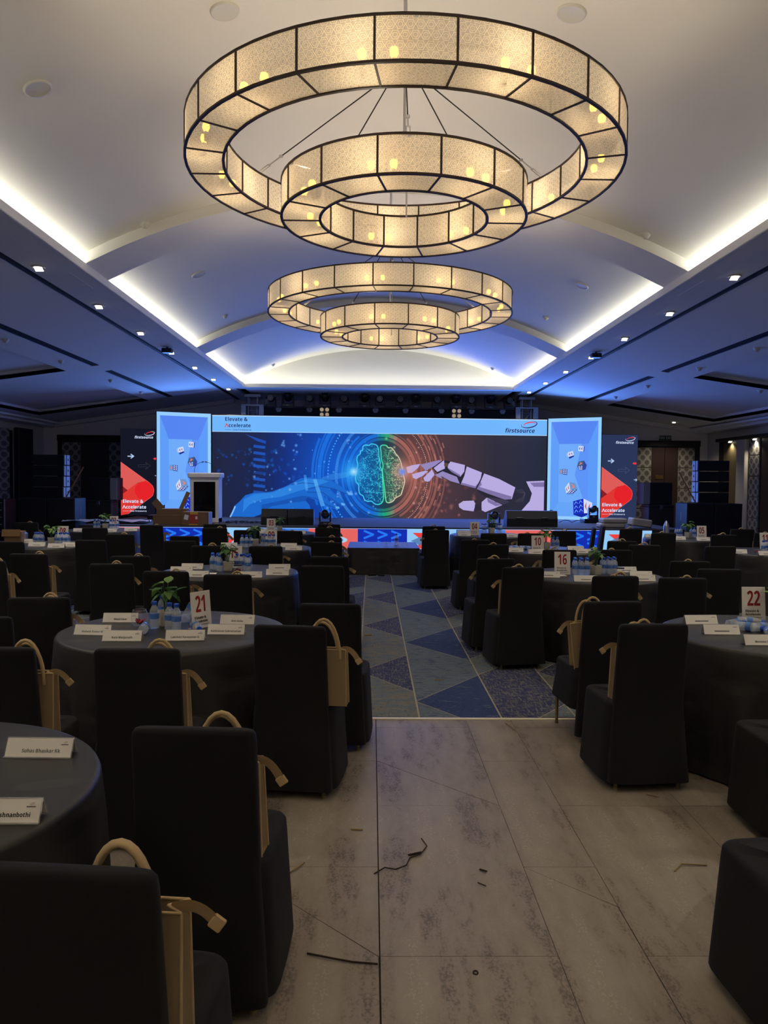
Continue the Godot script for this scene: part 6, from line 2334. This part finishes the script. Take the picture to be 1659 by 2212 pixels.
func fishbowl(at: Vector3) -> void:
	var o := thing("fishbowl_glass", "round clear glass bowl with pink petals on table number twenty-one", "bowl", at)
	var mb := MB.new()
	mb.lathe([Vector2(0.040, 0.103), Vector2(0.047, 0.085), Vector2(0.053, 0.058), Vector2(0.049, 0.03), Vector2(0.032, 0.006), Vector2(0.02, 0.0), Vector2(0.0, 0.0)], 28)
	part("bowl", mb.mesh(), M.clear_glass, o)
	part("rim", ring_mesh(0.040, 0.102, 0.1045, 0.0012, 28), M.acrylic, o)
	petals(o, 0.036, 0.012, 12)


func petals(o: Node, rad: float, y: float, n: int) -> void:
	var r := RandomNumberGenerator.new()
	r.seed = 9
	for i in n:
		var mb := MB.new()
		var a := TAU * i / n
		var rows := []
		for f in [0.0, 0.5, 1.0]:
			var row := PackedVector3Array()
			for u in [-1.0, 0.0, 1.0]:
				row.append(Vector3(u * 0.014 * (1.0 - absf(f - 0.5) * 1.2), 0.006 * absf(u) + 0.01 * f, f * 0.024))
			rows.append(row)
		mb.grid(rows)
		var d := rad * r.randf_range(0.05, 0.45)
		part("petal", mb.mesh(), M.petal_pink, o, Transform3D(Basis(Vector3.UP, a) * Basis(Vector3.RIGHT, r.randf_range(-0.5, 0.2)), Vector3(sin(a) * d, y + r.randf_range(0.0, 0.02), cos(a) * d)))


func jar(at: Vector3, on: String) -> void:
	var o := thing("candy_jar", "clear jar of pink petals with a dark lid " + on, "jar", at)
	var mb := MB.new()
	mb.lathe([Vector2(0.036, 0.07), Vector2(0.039, 0.06), Vector2(0.040, 0.02), Vector2(0.036, 0.002), Vector2(0.0, 0.0)], 22)
	part("jar_body", mb.mesh(), M.clear_glass, o)
	part("lid", bar(Vector3(0, 0.070, 0), Vector3(0, 0.080, 0), 0.040, 22), M.jar_lid, o)
	petals(o, 0.04, 0.006, 11)


func thermos(at: Vector3) -> void:
	var o := thing("thermos_flask", "tall steel flask with a domed top on table number five", "flask", at)
	var mb := MB.new()
	mb.lathe([Vector2(0.042, 0.20), Vector2(0.045, 0.19), Vector2(0.048, 0.10), Vector2(0.05, 0.0), Vector2(0.0, 0.0)], 20)
	part("body", mb.mesh(), M.steel, o)
	mb = MB.new()
	mb.lathe([Vector2(0.0, 0.285), Vector2(0.012, 0.28), Vector2(0.03, 0.24), Vector2(0.042, 0.20)], 20)
	part("cap", mb.mesh(), M.steel, o)


func name_card(at: Vector3, nm: String, n: String, label: String, yaw: float) -> void:
	var c := thing("name_card", label, "name card", at, deg_to_rad(yaw), "tent name cards")
	part("holder", P.tent, M.acrylic, c)
	part("card_sheet", P.insert, M.paper, c)
	part("card_sheet", P.insert_back, M.paper, c)
	var lean := Basis(Vector3.RIGHT, -0.46)
	var o := Vector3(0, 0.0295, 0.0184)
	if nm != "":
		var left := nm == "u Krishnanbothi"
		part("lettering", type_mesh(nm, 0.0112, true, 0.95, 0.0, 0.0006, HORIZONTAL_ALIGNMENT_RIGHT if left else HORIZONTAL_ALIGNMENT_CENTER), M.ink_grey if nm.begins_with("Suhas") or nm.begins_with("Mahesh") else M.ink_black, c, Transform3D(lean, o + lean * Vector3(0.085 if left else (0.008 if n == "27" else 0.0), -0.010, 0)))
		part("emblem", P.swoosh[0], M.ink_grey, c, Transform3D(lean, o + lean * Vector3(0.085, 0.018, 0)))
		part("emblem", P.swoosh[1], M.ink_red, c, Transform3D(lean, o + lean * Vector3(0.086, 0.018, 0.0003)))
		part("emblem", P.tiny, M.ink_grey, c, Transform3D(lean, o + lean * Vector3(0.083, 0.0105, 0)))
	else:
		part("print_line", one_box(Vector3.ZERO, Vector3(0.09, 0.007, 0.0005)), M.ink_grey, c, Transform3D(lean, o + lean * Vector3(0.0, -0.010, 0)))
		part("emblem", P.tiny, M.ink_grey, c, Transform3D(lean, o + lean * Vector3(0.083, 0.016, 0)))


# ---------------------------------------------------------------- bits of straw on the floor
func build_litter() -> void:
	var strands := [
		[[0.024, -3.209, 0.07, -3.254, 0.117, -3.247, 0.164, -3.274, 0.183, -3.349, 0.233, -3.373, 0.267, -3.457, 0.246, -3.524], 0.003, "twig", "straw_strand", "long crooked dry strand on the vinyl floor in the aisle"],
		[[-0.215, -2.658, -0.128, -2.624, -0.052, -2.609, 0.034, -2.591], 0.0035, "twig", "straw_strand", "straight dark twig on the vinyl floor beside the long board joint"],
		[[0.941, -5.251, 0.963, -5.167, 0.981, -5.099], 0.003, "straw", "straw_strand", "bent pale straw near the threshold strip"],
		[[0.48, -3.247, 0.507, -3.221], 0.004, "twig", "straw_strand", "short dark flake on the vinyl floor, larger of two"],
		[[0.457, -3.137, 0.485, -3.102], 0.0025, "twig", "straw_strand", "short dark flake on the vinyl floor, thinner of two"],
		[[-0.347, -3.201, -0.314, -3.246, -0.281, -3.305], 0.003, "straw", "straw_strand", "pale straw on the vinyl floor beside the aisle chair behind table twenty-one"],
		[[-0.086, -3.627, -0.03, -3.612], 0.004, "straw", "straw_strand", "short pale straw behind the aisle chair of table twenty-one"],
		[[0.177, -3.373, 0.238, -3.39], 0.005, "twig", "straw_strand", "frayed bit lying across the long crooked strand"],
		[[1.321, -3.231, 1.374, -3.287, 1.485, -3.283], 0.003, "straw", "straw_strand", "forked pale straw near the chairs of table twenty-two"],
		[[1.491, -4.05, 1.542, -4], 0.0025, "straw", "straw_strand", "short pale straw under the chair at table twenty-two"],
		[[0.545, -6.41, 0.6, -6.4, 0.625, -6.405], 0.004, "straw", "straw_strand", "pale straw on the navy carpet triangle"],
		[[-0.06, -8.22, 0.01, -8.24], 0.012, "straw", "straw_strand", "wide flat straw scrap on the pale carpet strip"],
	]
	for s in strands:
		var path := []
		for k in s[0].size() / 2:
			path.append(Vector3(s[0][2 * k], 0.004 + (0.004 if k % 2 else 0.0), s[0][2 * k + 1]))
		var mb := MB.new()
		mb.tube(path, s[1], 5)
		solo(s[3], mb.mesh(), M[s[2]], s[4], "straw")
	var rg := solo("loop_scrap", ring_mesh(0.008, 0.001, 0.004, 0.0025, 16), M.twig, "tiny dark ring lying on the vinyl floor", "scrap", Vector3(0.368, 0, -2.552))
	rg.rotation.x = 0.2
	var fr := thing("glass_panel", "clear glass sheet edge lying on the carpet by the threshold strip", "glass sheet", Vector3(1.34, 0.004, -5.40))
	part("pane", one_box(Vector3.ZERO, Vector3(0.24, 0.008, 0.05), 0.002), M.acrylic, fr)
	part("edge", one_box(Vector3(0, 0, 0.027), Vector3(0.24, 0.008, 0.004)), M.black_plastic, fr)
